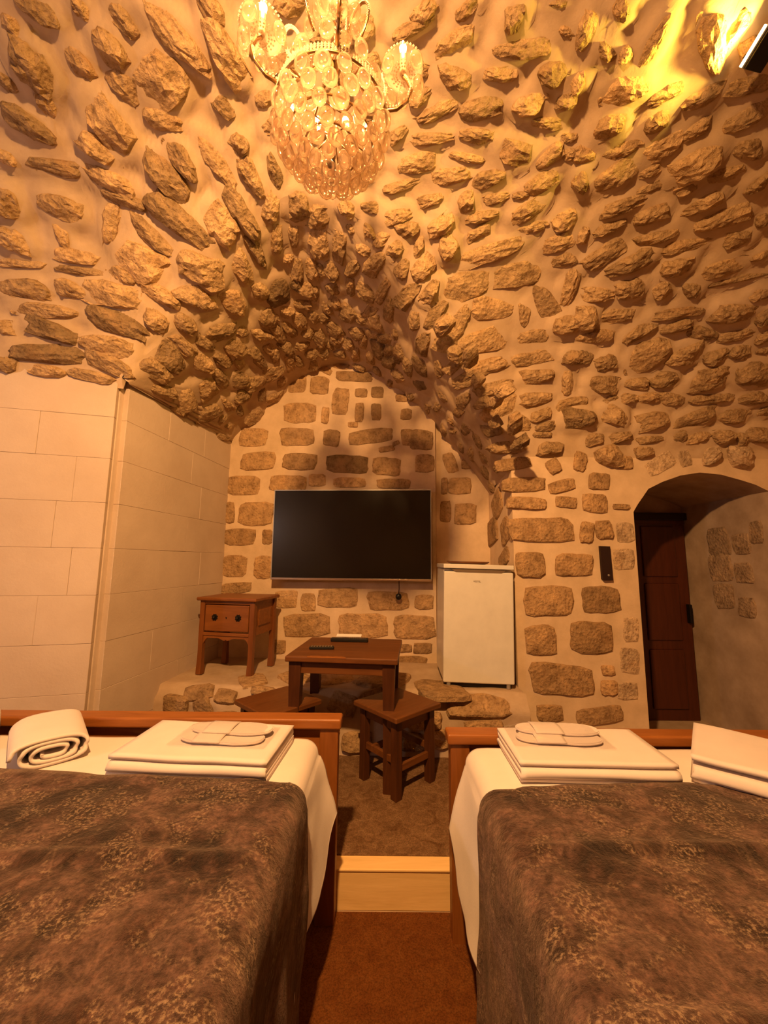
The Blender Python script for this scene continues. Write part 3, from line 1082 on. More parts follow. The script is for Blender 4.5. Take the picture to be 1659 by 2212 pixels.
def blocks(p0, p1, tops, off, rnd):
    """dressed blocks with fine joints on the vertical face p0->p1 (face looks to the right of travel)"""
    p0, p1 = Vector((*p0, 0)), Vector((*p1, 0))
    d = p1 - p0
    Lw = d.length
    d.normalize()
    nrm = Vector((d.y, -d.x, 0))
    for i in range(len(tops) - 1):
        zt, zb = tops[i], tops[i + 1]
        cuts = [0.0]
        x = off[i % len(off)]
        while x < Lw - .12:
            cuts.append(x)
            x += rnd.uniform(.44, .62)
        cuts.append(Lw)
        for a, b in zip(cuts, cuts[1:]):
            g = .0004
            th = .030 + rnd.uniform(-.0012, .0012)
            bmq = bx(a + g, b - g, -th, .02, zb + g, zt - g, bev=.0016, seg=1)
            rot = Matrix((d, -nrm, Vector((0, 0, 1)))).transposed()
            for v in bmq.verts:
                v.co = p0 + rot @ v.co + Vector((0, 0, CZ))
            bmesh.ops.recalc_face_normals(bmq, faces=bmq.faces)
            obj('stone_block', bmq, 'ashlar', WL)


rb = random.Random(5)
tops = [BT, .86, .60, .33, .06, -.21, -.48, -.75, -1.02, -1.42]
blocks((-3.30, 1.895), (-1.665, 2.295), tops, [.50, .25], rb)
blocks((-1.652, 2.33), (-1.51, 3.62), tops, [.40, .7], rb)

# floors, rear and end walls (outside the frame, they close the room)
struct(obj('floor', bx(-3.4, 3.4, -.8, 3.9, -.12, 0), 'jamb'))
RISE, RY = .15, 1.765
struct(obj('floor', bx(-2.2, .955, RY, 3.6, .002, RISE), 'jamb'))
struct(obj('wall_rear', bx(-3.4, 3.4, -.95, -.78, 0, 2.6), 'plaster'))
struct(obj('wall_left', bx(-3.35, -3.12, -.95, 2.0, 0, 3.95), 'plaster'))
struct(obj('wall_right', bx(3.30, 3.5, -.95, 2.86, 0, 3.9), 'plaster'))

# ------------------------------------------------------------------ stair riser, carpets
t = thing('stair_riser', 'pale wooden board facing the low step between the two beds', 'step', (0, RY, 0))
obj('board', bx(-.32, .345, -.022, 0, 0.002, RISE - .006, bev=.002), 'board', t)
obj('nosing', bx(-.32, .345, -.026, .05, RISE - .006, RISE + .004, bev=.003), 'board', t)
cu = obj('carpet', bx(-1.55, .94, RY + .05, 2.70, RISE, RISE + .008, bev=.003), 'carpet_up')
tag(cu, 'olive brown patterned carpet under the table on the raised floor', 'carpet')
cl = obj('carpet', bx(-.9, .9, -.7, RY - .032, 0.0, .008, bev=.003), 'carpet_low')
tag(cl, 'rust brown carpet on the lower floor between the two beds', 'carpet')

# ------------------------------------------------------------------ door in the passage
D = struct(bpy.data.objects.new('door_1', None))
COL.objects.link(D)
D.location = (2.87, PE, 0)
dw, dt = 1.0, .41 + CZ
obj('door_leaf', bx(-dw, 0, -.05, -.005, 0.0, dt, bev=.004), 'doorwood', D)
for z0, z1 in ((.10, .62), (.70, 1.22), (1.28, 1.76)):
    for xa, xb in ((-.90, -.55), (-.42, -.10)):
        obj('door_panel', bx(xa, xb, -.066, -.045, z0, z1, bev=.012), 'doorwood', D)
obj('door_lintel', bx(-dw - .02, .015, -.085, -.01, dt + .005, dt + .075, bev=.008), 'darkbrown', D)
obj('door_stop', bx(-dw, .0, -.062, -.045, dt - .03, dt + .005, bev=.003), 'doorwood', D)
obj('door_handle', bx(-.045, -.018, -.095, -.05, .86, 1.03, bev=.006), 'iron', D)

# ------------------------------------------------------------------ dark switch panel on the pier
p = at_y(1305, 1217, PY)
t = thing('wall_panel', 'tall narrow dark wall panel mounted on stone beside the arched doorway', 'panel', (p.x, PY - .004, p.z))
bm = bmesh.new()
poly = [(-.036, .126), (.036, .124), (.043, -.122), (-.022, -.124), (-.032, -.112)]
prism(bm, poly, lambda a, b: Vector((a, 0, b)), lambda a, b: Vector((a, -.024, b)))
obj('plate', bm, 'darkbrown', t)
obj('indicator', lathe(bmesh.new(), [(.0, 0), (.008, .001), (.006, .003), (0, .003)], 12), 'grey_steel', t)
k = t.children[-1] if t.children else None
for ch in COL.objects:
    if ch.name.startswith('indicator'):
        ch.rotation_euler = (R(90), 0, 0)
        ch.location = (.012, -.0245, -.085)

# ------------------------------------------------------------------ television
a_, b_ = at_y(589, 1155, 3.43), at_y(932, 1155, 3.335)
tvw = (Vector((b_.x, b_.y, 0)) - Vector((a_.x, a_.y, 0))).length
TVH = .80
zb = at_y(758, 1254, 3.385).z
tv = thing('television', 'large black flat television mounted on the stone wall', 'television',
           ((a_.x + b_.x) / 2, (a_.y + b_.y) / 2, zb), math.atan2(b_.y - a_.y, b_.x - a_.x))
hw = tvw / 2
obj('housing', bx(-hw, hw, .004, .05, 0, TVH, bev=.004), 'black', tv)
obj('screen', bx(-hw + .008, hw - .008, -.001, .006, .022, TVH - .010, bev=.001), 'screen', tv)
bm = bmesh.new()
for xa, xb, za, zb2 in ((-hw, hw, TVH - .009, TVH), (-hw, -hw + .007, .02, TVH - .009), (hw - .007, hw, .02, TVH - .009)):
    box(bm, xa, xb, -.004, .006, za, zb2)
obj('bezel', bm, 'grey_steel', tv)
obj('lower_trim', bx(-hw, hw, -.008, .006, 0, .019, bev=.003), 'chrome', tv)
obj('wall_bracket', bx(-.25, .25, .05, .095, .25, .55, bev=.004), 'iron', tv)
t = thing('cable', 'thin dark cable with round end hanging below the television', 'cable', tuple(at_y(862, 1254, 3.40)))
e = at_y(861, 1289, 3.40) - at_y(862, 1254, 3.40)
obj('cord', tube(bmesh.new(), [(0, 0, .06), (0, 0, 0), (e.x * .5 + .003, .01, e.z * .5), (e.x, 0, e.z + .02)], .0035, 8), 'darkbrown', t, True)
bm = bmesh.new()
bmesh.ops.create_uvsphere(bm, u_segments=14, v_segments=10, radius=.027)
for v in bm.verts:
    v.co = Vector((v.co.x + e.x, v.co.y * .7, v.co.z * 1.05 + e.z))
obj('plug', bm, 'black', t, True)

# ------------------------------------------------------------------ fridge
f0, f1 = at_y(957, 1484, 2.79), at_y(1113, 1488, 2.77)
fr = thing('fridge', 'small white under-counter fridge standing on the stone ledge', 'fridge', ((f0.x + f1.x) / 2, 2.78, CZ + LZ + .006))
fr.rotation_euler = (0, R(1.1), R(-2.0))
fw_ = .492
h = fw_ / 2
FH = .845
obj('body', bx(-h + .002, h - .002, .045, .47, .04, FH - .035, bev=.006), 'white_enamel', fr)
obj('door', bx(-h, h, 0, .042, .03, FH - .052, bev=.010, seg=3), 'white_enamel', fr)
obj('top_lid', bx(-h - .004, h + .004, -.004, .48, FH - .032, FH, bev=.006, seg=3), 'white_enamel', fr)
bm = bmesh.new()
prism(bm, [(-h + .05, FH - .036), (h - .05, FH - .036), (h - .085, FH - .058), (-h + .085, FH - .058)],
      lambda a, b: Vector((a, -.0012, b)), lambda a, b: Vector((a, .03, b)))
obj('handle_recess', bm, 'ink', fr)
obj('plinth', bx(-h + .015, h - .015, .03, .46, .0, .04), 'black', fr)
for sx in (-1, 1):
    obj('foot', cyl(bmesh.new(), (sx * (h - .04), .02, 0), (sx * (h - .04), .02, .03), .014, seg=12), 'grey_steel', fr)
cur = bpy.data.curves.new('logo', 'FONT')
cur.body = 'VESTEL'
cur.size = .017
cur.extrude = .0004
cur.align_x = 'CENTER'
tmp = bpy.data.objects.new('logo_curve', cur)
COL.objects.link(tmp)
lme = bpy.data.meshes.new_from_object(tmp.evaluated_get(bpy.context.evaluated_depsgraph_get()))
bpy.data.objects.remove(tmp)
lme.materials.clear()
lg = link('logo', lme, 'ink')
lg.parent = fr
lg.location = (-.012, -.0015, FH - .125)
lg.rotation_euler = (R(90), 0, 0)
tr = thing('tray', 'dark brown oval tray lying on top of the white fridge', 'tray', (.645, 2.97, CZ + LZ + .006 + FH - .004))
tr.rotation_euler = (0, R(1.1), 0)
bm = lathe(bmesh.new(), [(0, .002), (.12, .002), (.150, .012), (.165, .024), (.160, .026), (.145, .016), (.12, .008), (0, .008)], 32)
for v in bm.verts:
    v.co.y *= .62
obj('dish', bm, 'walnut', tr, True)
bm = bmesh.new()
lathe(bm, [(.006, .008), (.012, .012), (.010, .022), (.003, .026)], 12)
obj('sachet', bm, 'paper', tr, True)


# ------------------------------------------------------------------ nightstand
def taper_leg(x, y, z0, z1, w0, w1, mat, root, name='leg', bow=0.0, dx=0, dy=0):
    bm = bmesh.new()
    rows = []
    n = 7
    for i in range(n + 1):
        f = i / n
        w_ = w0 + (w1 - w0) * f + bow * sin(pi * f)
        z = z0 + (z1 - z0) * f
        c = Vector((x + dx * (1 - f), y + dy * (1 - f), z))
        rows.append([bm.verts.new(c + Vector((sx * w_ / 2, sy * w_ / 2, 0))) for sx, sy in ((-1, -1), (1, -1), (1, 1), (-1, 1))])
    for A, B in zip(rows, rows[1:]):
        for k_ in range(4):
            bm.faces.new((A[k_], A[(k_ + 1) % 4], B[(k_ + 1) % 4], B[k_]))
    bm.faces.new(list(reversed(rows[0])))
    bm.faces.new(rows[-1])
    es = [e for e in bm.edges if abs((e.verts[0].co - e.verts[1].co).z) > .01]
    bmesh.ops.bevel(bm, geom=es, offset=.004, segments=2, affect='EDGES')
    return obj(name, bm, mat, root)


n0, n1 = at_z(428, 1456, CZ + LZ), at_z(543, 1464, CZ + LZ)
nrz = math.atan2(n1.y - n0.y, n1.x - n0.x)
nw = (n1 - n0).length
ns = thing('nightstand', 'honey brown wooden nightstand with one drawer in the corner on the stone ledge', 'nightstand',
           ((n0.x + n1.x) / 2, (n0.y + n1.y) / 2, CZ + LZ + .004), nrz)
NH, ND = .57, .36
hx = nw / 2 - .012
for sx, yy in ((-1, .0), (1, .0), (-1, ND - .03), (1, ND - .03)):
    taper_leg(sx * hx, yy, 0, .30, .046, .040, 'nutbrown_z', ns, bow=-.008)
    obj('corner_post', bx(sx * hx - .02, sx * hx + .02, yy - .02, yy + .02, .29, NH - .02, bev=.004), 'nutbrown_z', ns)
obj('case_back', bx(-hx, hx, ND - .035, ND - .015, .30, NH - .02), 'nutbrown', ns)
obj('rail', bx(-hx + .018, hx - .018, -.016, .012, NH - .045, NH - .02, bev=.002), 'nutbrown', ns)
obj('rail', bx(-hx + .018, hx - .018, -.020, .012, .288, .312, bev=.004), 'nutbrown', ns)
for sx in (-1, 1):
    s_ = sx * (hx - .004)
    obj('side_panel', bx(s_ - .009, s_ + .009, .015, ND - .04, .29, NH - .02), 'nutbrown', ns)
    q_ = sx * (hx + .008)
    obj('side_moulding', bx(q_ - .006, q_ + .006, .07, ND - .10, .36, NH - .09, bev=.004), 'nutbrown', ns)
dr = obj('drawer', bx(-hx + .026, hx - .026, -.020, .014, .322, NH - .052, bev=.006), 'nutbrown', ns)
for sx in (-1, 1):
    bm = bmesh.new()
    pts = []
    for i in range(16):
        a = 2 * pi * i / 16
        r = .030 if i % 2 else .023
        pts.append((cos(a) * r, sin(a) * r))
    prism(bm, pts, lambda a, b: Vector((sx * .098 + a, -.019, .425 + b)), lambda a, b: Vector((sx * .098 + a * .8, -.026, .425 + b * .8)))
    kb = obj('drawer_knob', bm, 'iron', dr)
    bm = bmesh.new()
    bmesh.ops.create_uvsphere(bm, u_segments=12, v_segments=8, radius=.011)
    for v in bm.verts:
        v.co += Vector((sx * .098, -.034, .425))
    obj('knob_button', bm, 'iron', ns, True)
bm = bmesh.new()
prism(bm, [(-.006, .432), (.0, .426), (.006, .432), (.004, .421), (0, .415), (-.004, .421)], lambda a, b: Vector((a, -.019, b)), lambda a, b: Vector((a, -.0225, b)))
obj('keyhole', bm, 'iron', dr)
# scalloped apron
bm = bmesh.new()
up_, lo = [], []
for i in range(33):
    f = -1 + 2 * i / 32
    x = f * (hx - .018)
    a = abs(f)
    z = .289 - .022 + (.012 * cos(a * pi * 2.2) if a < .5 else 0) - (.03 if a < .06 else 0) * 0
    if a < .42:
        z = .262 - .010 * cos(a * 7.4) + (.008 if a < .05 else 0)
    elif a < .8:
        z = .270
    else:
        z = .270 - .045 * ((a - .8) / .2) ** 1.6
    lo.append((x, z))
poly = lo + [(hx - .018, .292), (-hx + .018, .292)]
prism(bm, poly, lambda a, b: Vector((a, -.012, b)), lambda a, b: Vector((a, .006, b)))
obj('apron', bm, 'nutbrown', ns)
obj('top', bx(-nw / 2 - .028, nw / 2 + .03, -.045, ND, NH - .02, NH + .006, bev=.008, seg=3), 'nutbrown', ns)

# ------------------------------------------------------------------ table
c0, c1 = at_z(615, 1417, .864), at_z(859, 1425, .864)
tb = thing('table', 'small square dark brown wooden table in front of the stone ledge', 'table', ((c0.x + c1.x) / 2, (c0.y + c1.y) / 2, RISE + .008),
           math.atan2(c1.y - c0.y, c1.x - c0.x))
tw = (c1 - c0).length
TH = .864 - RISE - .008
h = tw / 2
obj('tabletop', bx(-h, h, 0, .56, TH - .032, TH, bev=.007, seg=3), 'walnut', tb)
for xx, yy in ((-h + .052, .06), (h - .052, .06), (-h + .052, .50), (h - .052, .50)):
    taper_leg(xx, yy, 0, TH - .03, .054, .072, 'walnut_z', tb, bow=-.006)
obj('apron', bx(-h + .08, h - .08, .035, .057, TH - .10, TH - .03, bev=.003), 'walnut', tb)
obj('apron', bx(-h + .08, h - .08, .503, .525, TH - .10, TH - .03, bev=.003), 'walnut', tb)
obj('apron', bx(-h + .035, -h + .057, .08, .48, TH - .10, TH - .03, bev=.003), 'walnut', tb)
obj('apron', bx(h - .057, h - .035, .08, .48, TH - .10, TH - .03, bev=.003), 'walnut', tb)
bm = bmesh.new()
rr_ = random.Random(3)
pl = [(-h + .13 + .22 * i / 14, .004 + (.012 + .016 * rr_.random()) * (1 if 0 < i < 14 else 0)) for i in range(15)]
pl2 = [(-h + .35, -.0016), (-h + .13, -.0016)]
prism(bm, pl + pl2, lambda a, b: Vector((a, b, TH - .004)), lambda a, b: Vector((a, b, TH + .0006)))
o = obj('worn_edge', bm, 'pine', tb)
tag(o, 'pale chipped patch on the front edge')
tz = .864
rc = thing('remote_control', 'long black remote control lying near the back of the brown table', 'remote control', tuple(at_z(755, 1386, tz)), R(-3))
obj('casing', bx(-.125, .125, -.022, .022, 0, .024, bev=.006, seg=3), 'black', rc)
bm = bmesh.new()
for i in range(9):
    box(bm, .0 + i * .0125, .008 + i * .0125, -.012, .012, .024, .026)
o = obj('buttons', bm, 'ink', rc)
pc = obj('paper_card', bx(-.085, .085, -.02, .02, 0, .004), 'paper')
pp = at_z(755, 1383, tz)
pc.location = (pp.x - .005, pp.y + .018, tz + .026)
pc.rotation_euler = (R(12), 0, R(-3))
tag(pc, 'narrow white paper card propped on the long black remote', 'card')
rc = thing('remote_control', 'short black remote control with many buttons at the front left of the table', 'remote control', tuple(at_z(695, 1402, tz)), R(3))
obj('casing', bx(-.075, .075, -.020, .020, 0, .016, bev=.005, seg=3), 'black', rc)
bm = bmesh.new()
for i in range(8):
    for j in range(3):
        box(bm, -.066 + i * .017, -.055 + i * .017, -.015 + j * .011, -.008 + j * .011, .016, .0195)
obj('buttons', bm, 'ink', rc)


# ------------------------------------------------------------------ stools
def stool(px, py, size, rz, label, first=None):
    root = thing('stool', label, 'stool', (px, py, RISE + .008), rz, 'stools beside the small table')
    SH, h = .425, size / 2
    if first is not None:
        for ch in first.children:
            c = ch.copy()
            COL.objects.link(c)
            c.parent = root
        return root
    obj('seat', bx(-h, h, -h, h, SH - .028, SH, bev=.006, seg=3), 'walnut', root)
    k = h - .05
    for sx in (-1, 1):
        for sy in (-1, 1):
            obj('leg', bx(sx * k - .022, sx * k + .022, sy * k - .022, sy * k + .022, 0, SH - .028, bev=.003), 'walnut_z', root)
    for s in (-1, 1):
        obj('apron', bx(-k + .02, k - .02, s * k - .011, s * k + .011, SH - .085, SH - .028, bev=.002), 'walnut', root)
        obj('apron', bx(s * k - .011, s * k + .011, -k + .02, k - .02, SH - .085, SH - .028, bev=.002), 'walnut', root)
        obj('stretcher', bx(-k + .02, k - .02, s * k - .010, s * k + .010, .13, .165, bev=.002), 'walnut', root)
        obj('stretcher', bx(s * k - .010, s * k + .010, -k + .02, k - .02, .17, .205, bev=.002), 'walnut', root)
    return root


s1 = stool(.088, 2.385, .365, R(42), 'dark brown square stool on the right, tucked beneath the table corner')
bpy.context.view_layer.update()
stool(-.615, 2.40, .385, R(47), 'dark brown square stool on the left, half hidden behind the bed footboard', s1)

# ------------------------------------------------------------------ beds
ZM = .70


def bed(name_side, x0, x1, yfoot, ztop, inner, label):
    """x0..x1 footboard span; inner = +1 when the aisle is on the +x side"""
    root = thing('bed', label, 'bed', ((x0 + x1) / 2, (yfoot - .3) / 2, 0))
    ox, oy = (x0 + x1) / 2, (yfoot - .3) / 2
    L = lambda a, b, c, d, e, f, **k: bx(a - ox, b - ox, c - oy, d - oy, e, f, **k)
    obj('footboard', L(x0 + .05, x1 - .05, yfoot + .018, yfoot + .042, .30, ztop - .035, bev=.003), 'pine', root)
    obj('cap_rail', L(x0 - .012, x1 + .012, yfoot - .012, yfoot + .066, ztop - .040, ztop, bev=.008, seg=3), 'pine', root)
    for xx in (x0, x1 - .075):
        obj('leg', L(xx, xx + .075, yfoot, yfoot + .058, .0, ztop - .04, bev=.004), 'pine_z', root)
    for xx in (x0 + .12, x1 - .145):
        obj('side_rail', L(xx, xx + .025, -.28, yfoot, .30, .46, bev=.003), 'pine', root)
    obj('headboard', L(x0, x1, -.36, -.32, .0, 1.02, bev=.006), 'pine', root)
    obj('mattress', L(x0 + .085, x1 - .085, -.31, yfoot - .035, .32, ZM - .014, bev=.05, seg=4), 'sheet', root)
    return root


bl = bed('l', -1.86, -.178, 1.668, .760, 1, 'left wooden bed with an orange pine footboard and dark bedspread')
br = bed('r', .268, 1.98, 1.602, .735, -1, 'right wooden bed with an orange pine footboard and dark bedspread')


def drape(name, xa, xb, y0, y1, ny, top, hem, flare, mat, label, cat, wr, seed, thick=.006, rad=.055, yedge=None, topf=None):
    """cloth laid over a bed from xa (outer) to xb (aisle side) and hanging down both sides"""
    sgn = 1 if xb > xa else -1
    rnd = Vector((seed * 3.1, seed * 1.7, 0))
    W_ = abs(xb - xa)
    verts, uvs, faces = [], [], []
    nt, na, nd = 60, 7, 34
    rows = None
    for j in range(ny + 1):
        fy = j / ny
        y = y0 + (y1 - y0) * fy
        sec = []
        hz = hem(fy)
        fl = flare(fy)
        # outer drop (simple)
        for i in range(8, 0, -1):
            sec.append((-rad * .0 - .0, top - rad - (top - rad - .25) * i / 8, -1, 0))
        for i in range(na + 1):
            a = pi / 2 * i / na
            sec.append((rad - rad * cos(a), top - rad + rad * sin(a), 0, 0))
        for i in range(1, nt):
            sec.append((rad + (W_ - 2 * rad) * i / nt, top, 0, 0))
        for i in range(na + 1):
            a = pi / 2 * i / na
            sec.append((W_ - rad + rad * sin(a), top - rad + rad * cos(a), 0, 0))
        for i in range(1, nd + 1):
            f = i / nd
            sec.append((W_ + fl * f ** .8, top - rad - (top - rad - hz) * f, 1, f))
        if rows is None:
            rows = len(sec)
        s_acc = 0
        prev = None
        for (d, z, side, f) in sec:
            if prev is not None:
                s_acc += sqrt((d - prev[0]) ** 2 + (z - prev[1]) ** 2)
            prev = (d, z)
            x = xa + sgn * d
            yy = y
            pt = Vector((x, yy, z))
            n3 = noise.noise(Vector((x * wr[0], yy * wr[1], z * wr[0])) + rnd)
            n4 = noise.noise(Vector((x * wr[0] * 3, yy * wr[1] * 2.6, z * 9)) + rnd)
            amp = wr[2]
            if side == 0 and rad < d < W_ - rad:
                pt.z += abs(n3) * amp + n4 * amp * .35
                if topf:
                    pt.z += topf(x, yy)
            elif side == 1:
                fold = sin(yy * 21 + 2.2 * n3 + seed) * .012 * f + n3 * .016 * f + n4 * .005
                pt.x += sgn * (fold + .002)
                pt.y += n4 * .006 * f
                if f > .98:
                    pt.z += .01 * n3
            if yedge and j == ny:
                pt.y += yedge(x)
            verts.append(pt)
            uvs.append((s_acc, y))
    for j in range(ny):
        for i in range(rows - 1):
            a = j * rows + i
            faces.append((a, a + 1, a + rows + 1, a + rows) if sgn > 0 else (a + 1, a, a + rows, a + rows + 1))
    o = pydata(name, verts, faces, mat, None, True)
    me = o.data
    ul = me.uv_layers.new(name='uv')
    vi = np.empty(len(me.loops), dtype=np.int32)
    me.loops.foreach_get('vertex_index', vi)
    ul.data.foreach_set('uv', np.array(uvs, dtype=np.float32)[vi].ravel())
    md = o.modifiers.new('thickness', 'SOLIDIFY')
    md.thickness = thick
    md.offset = 1 if True else 0
    tag(o, label, cat)
    return o


# sheets
drape('bed_sheet', -1.80, -.250, 1.14, 1.618, 44, ZM, lambda f: lerp(f, [(0, .22), (.5, .29), (.75, .345), (1, .43)]), lambda f: lerp(f, [(0, .0), (.6, .03), (1, .075)]),
      'sheet', 'white cotton sheet hanging over the edge of the left bed', 'sheet', (3, 3, .004), 2, .003)
drape('bed_sheet', 1.90, .318, 1.12, 1.556, 44, ZM, lambda f: lerp(f, [(0, .22), (.5, .25), (.78, .29), (1, .42)]), lambda f: lerp(f, [(0, .01), (.6, .03), (1, .075)]),
      'sheet', 'white cotton sheet hanging over the edge of the right bed', 'sheet', (3, 3, .004), 4, .003)
crease = lambda ys, k: (lambda x, y: sum(k * math.exp(-((y - c - .03 * noise.noise(Vector((x * 2, c * 9, 0)))) / .018) ** 2) for c in ys))
drape('bedspread', -1.82, -.240, -.33, 1.315, 120, ZM + .008, lambda f: .03, lambda f: -.005 + .02 * f, 'bedspread',
      'dark brown paisley bedspread covering the left bed', 'bedspread', (4.0, 6.0, .013), 11, .010, .05,
      yedge=lambda x: lerp(x, [(-1.8, .04), (-1.0, .015), (-.24, -.02)]), topf=crease([.98, .62, .30], .010))
drape('bedspread', 1.92, .305, -.33, 1.290, 120, ZM + .008, lambda f: .03, lambda f: -.005 + .02 * f, 'bedspread',
      'dark brown paisley bedspread covering the right bed', 'bedspread', (4.0, 6.0, .013), 23, .010, .05,
      yedge=lambda x: lerp(x, [(.3, -.02), (.9, .01), (1.9, -.03)]), topf=crease([1.02, .66, .34], .010))


# ------------------------------------------------------------------ folded towels
def ribbon(path, thick, width, nx, mat, seed, sag=.004):
    """folded cloth: path in (d, z) extruded along local x"""
    P = [Vector((0, d, z)) for d, z in path]
    verts, faces = [], []
    n = len(P)
    nr = []
    for i in range(n):
        t_ = (P[min(i + 1, n - 1)] - P[max(i - 1, 0)]).normalized()
        nr.append(Vector((0, -t_.z, t_.y)))
    loop = [P[i] + nr[i] * thick / 2 for i in range(n)] + [P[i] - nr[i] * thick / 2 for i in reversed(range(n))]
    m_ = len(loop)
    sd = Vector((seed * 2.3, seed * .7, 1))
    for k_ in range(nx + 1):
        x = -width / 2 + width * k_ / nx
        for q in loop:
            e = noise.noise(Vector((x * 6, q.y * 6, q.z * 10)) + sd)
            e2 = noise.noise(Vector((x * 3, q.z * 40, 5)) + sd)
            fx = 1 if 0 < k_ < nx else 0
            verts.append(Vector((x + (0 if fx else e2 * .010), q.y + e2 * .006, max(.0015, q.z + e * sag))))
    for k_ in range(nx):
        for i in range(m_):
            j = (i + 1) % m_
            faces.append((k_ * m_ + i, k_ * m_ + j, (k_ + 1) * m_ + j, (k_ + 1) * m_ + i))
    # caps as quad strips between the two sides of the ribbon
    for k_ in (0, nx):
        b = k_ * m_
        for i in range(n - 1):
            q = (b + i, b + m_ - 1 - i, b + m_ - 2 - i, b + i + 1)
            faces.append(q if k_ else tuple(reversed(q)))
    return verts, faces


def zigzag(depth, zs_, steps=14, first_short=0.0):
    """stacked folds: bottom layer starts at the front"""
    path = []
    n = len(zs_)
    for i, z in enumerate(zs_):
        ds = [depth * k_ / steps for k_ in range(steps + 1)]
        if i % 2 == 1:
            ds.reverse()
        if i == 0:
            ds = [d + first_short for d in ds if d + first_short < depth]
        path += [(d, z) for d in ds]
        if i < n - 1:
            r = (zs_[i + 1] - z) / 2
            c = z + r
            dcen = depth if i % 2 == 0 else 0
            sg = 1 if i % 2 == 0 else -1
            for k_ in range(1, 7):
                a = -pi / 2 + pi * k_ / 7
                path.append((dcen + sg * r * cos(a), c + r * sin(a)))
    return path


def towel(name, label, loc, rz, path, thick, width, seed, sag=.004, grp='folded white towels on the beds'):
    v, f = ribbon(path, thick, width, 26, 'towel', seed, sag)
    o = pydata(name, v, f, 'towel', None, True)
    bmq = bmesh.new()
    bmq.from_mesh(o.data)
    bmesh.ops.recalc_face_normals(bmq, faces=bmq.faces)
    bmq.to_mesh(o.data)
    bmq.free()
    for pol in o.data.polygons:
        pol.use_smooth = True
    o.location = loc
    o.rotation_euler = (0, 0, rz)
    return tag(o, label, 'towel', grp)


ZT = ZM + .006
towel('towel', 'large flat folded white towel carrying slippers on the left bed', (-.625, 1.325, ZT), R(-4), zigzag(.275, [.007, .020, .036, .054]), .0125, .53, 1, .003)
towel('towel', 'large flat folded white towel carrying slippers on the right bed', (.692, 1.315, ZT), R(-1), zigzag(.255, [.007, .020, .038, .056]), .0125, .50, 2, .003)


def spiral(w_, hgt, turns, n=120, gap=.012):
    path = []
    for i in range(n):
        f = i / (n - 1)
        a = 2 * pi * turns * f + pi
        k_ = .22 + .78 * f
        ex = 3.0
        ca, sa = cos(a), sin(a)
        r = (abs(ca) ** ex + abs(sa) ** ex) ** (-1 / ex)
        path.append((w_ / 2 + r * ca * w_ / 2 * k_, hgt / 2 + r * sa * hgt / 2 * k_))
    return path


towel('towel', 'thick rolled white towel with spiral end on the left bed', (-1.295, 1.432, ZT), R(-47), spiral(.215, .088, 3.0), .0105, .30, 3, .003)
towel('towel', 'white towel at the far left edge of the left bed, behind the rolled towel', (-1.60, 1.50, ZT), R(-47), spiral(.15, .095, 3.0), .011, .26, 6, .003)
towel('towel', 'thick folded white towel set aslant at the right side of the right bed', (1.135, 1.225, ZT), R(-40), zigzag(.33, [.008, .024, .046, .074]), .0145, .34, 4, .004)
towel('towel', 'white towel at the far right edge, behind the aslant towel', (1.62, 1.41, ZT), R(150), spiral(.17, .09, 3.0), .011, .30, 8, .003)


# ------------------------------------------------------------------ slippers in clear bags
def slippers(label, loc, rz):
    root = thing('slipper_pack', label, 'slippers', loc, rz, 'packed slippers on the towels')

    def outline(L_, W_, n=40):
        pts = []
        for i in range(n):
            a = 2 * pi * i / n
            x = cos(a) * L_ / 2
            wv_ = W_ / 2 * (1.0 - .16 * math.exp(-((x + .02) / .05) ** 2) + .06 * x / L_)
            e = 2.5
            r = (abs(cos(a)) ** e + abs(sin(a)) ** e) ** (-1 / e)
            pts.append((cos(a) * r * L_ / 2, sin(a) * r * wv_))
        return pts
    for i, (dx, dy, z) in enumerate(((0, -.018, .0015), (.012, .03, .0125))):
        bm = bmesh.new()
        prism(bm, outline(.30, .105), lambda a, b: Vector((a + dx, b + dy, z)), lambda a, b: Vector((a + dx, b + dy, z + .009)))
        es = [e for e in bm.edges if abs(e.verts[0].co.z - e.verts[1].co.z) < 1e-6 and len(e.link_faces) == 2]
        bmesh.ops.bevel(bm, geom=es, offset=.003, segments=2, affect='EDGES')
        s_ = obj('slipper', bm, 'towel', root)
        v, f = [], []
        for k_ in range(9):
            x = -.09 + .10 * k_ / 8
            for j in range(9):
                b = -1 + j / 4
                v.append((x + dx, dy + b * .05, z + .009 + .007 * (1 - b * b)))
        for k_ in range(8):
            for j in range(8):
                a = k_ * 9 + j
                f.append((a, a + 9, a + 10, a + 1))
        st = pydata('slipper_strap', v, f, 'towel', s_, True)
        md = st.modifiers.new('thickness', 'SOLIDIFY')
        md.thickness = .003
    v, f = [], []
    n = 22
    for k_ in range(n + 1):
        for j in range(n + 1):
            a, b = -1 + 2 * k_ / n, -1 + 2 * j / n
            e = (1 - abs(a) ** 5) * (1 - abs(b) ** 4)
            v.append((a * .172, b * .085 + .006, .002 + .031 * e + .005 * noise.noise(Vector((a * 5 + loc[0] * 9, b * 7, 3))) * (1 - abs(a) ** 9)))
    for k_ in range(n):
        for j in range(n):
            a = k_ * (n + 1) + j
            f.append((a, a + n + 1, a + n + 2, a + 1))
    o = pydata('bag', v, f, 'film', root, True)
    tag(o, 'clear crinkled plastic')
    return root


p = at_z(488, 1590, ZT + .064)
slippers('clear bag of white slippers on the folded towel of the left bed', (p.x, p.y - .005, ZT + .0635), R(-4))
p = at_z(1200, 1590, ZT + .066)
slippers('clear bag of white slippers on the folded towel of the right bed', (p.x, p.y - .01, ZT + .0655), R(-3))

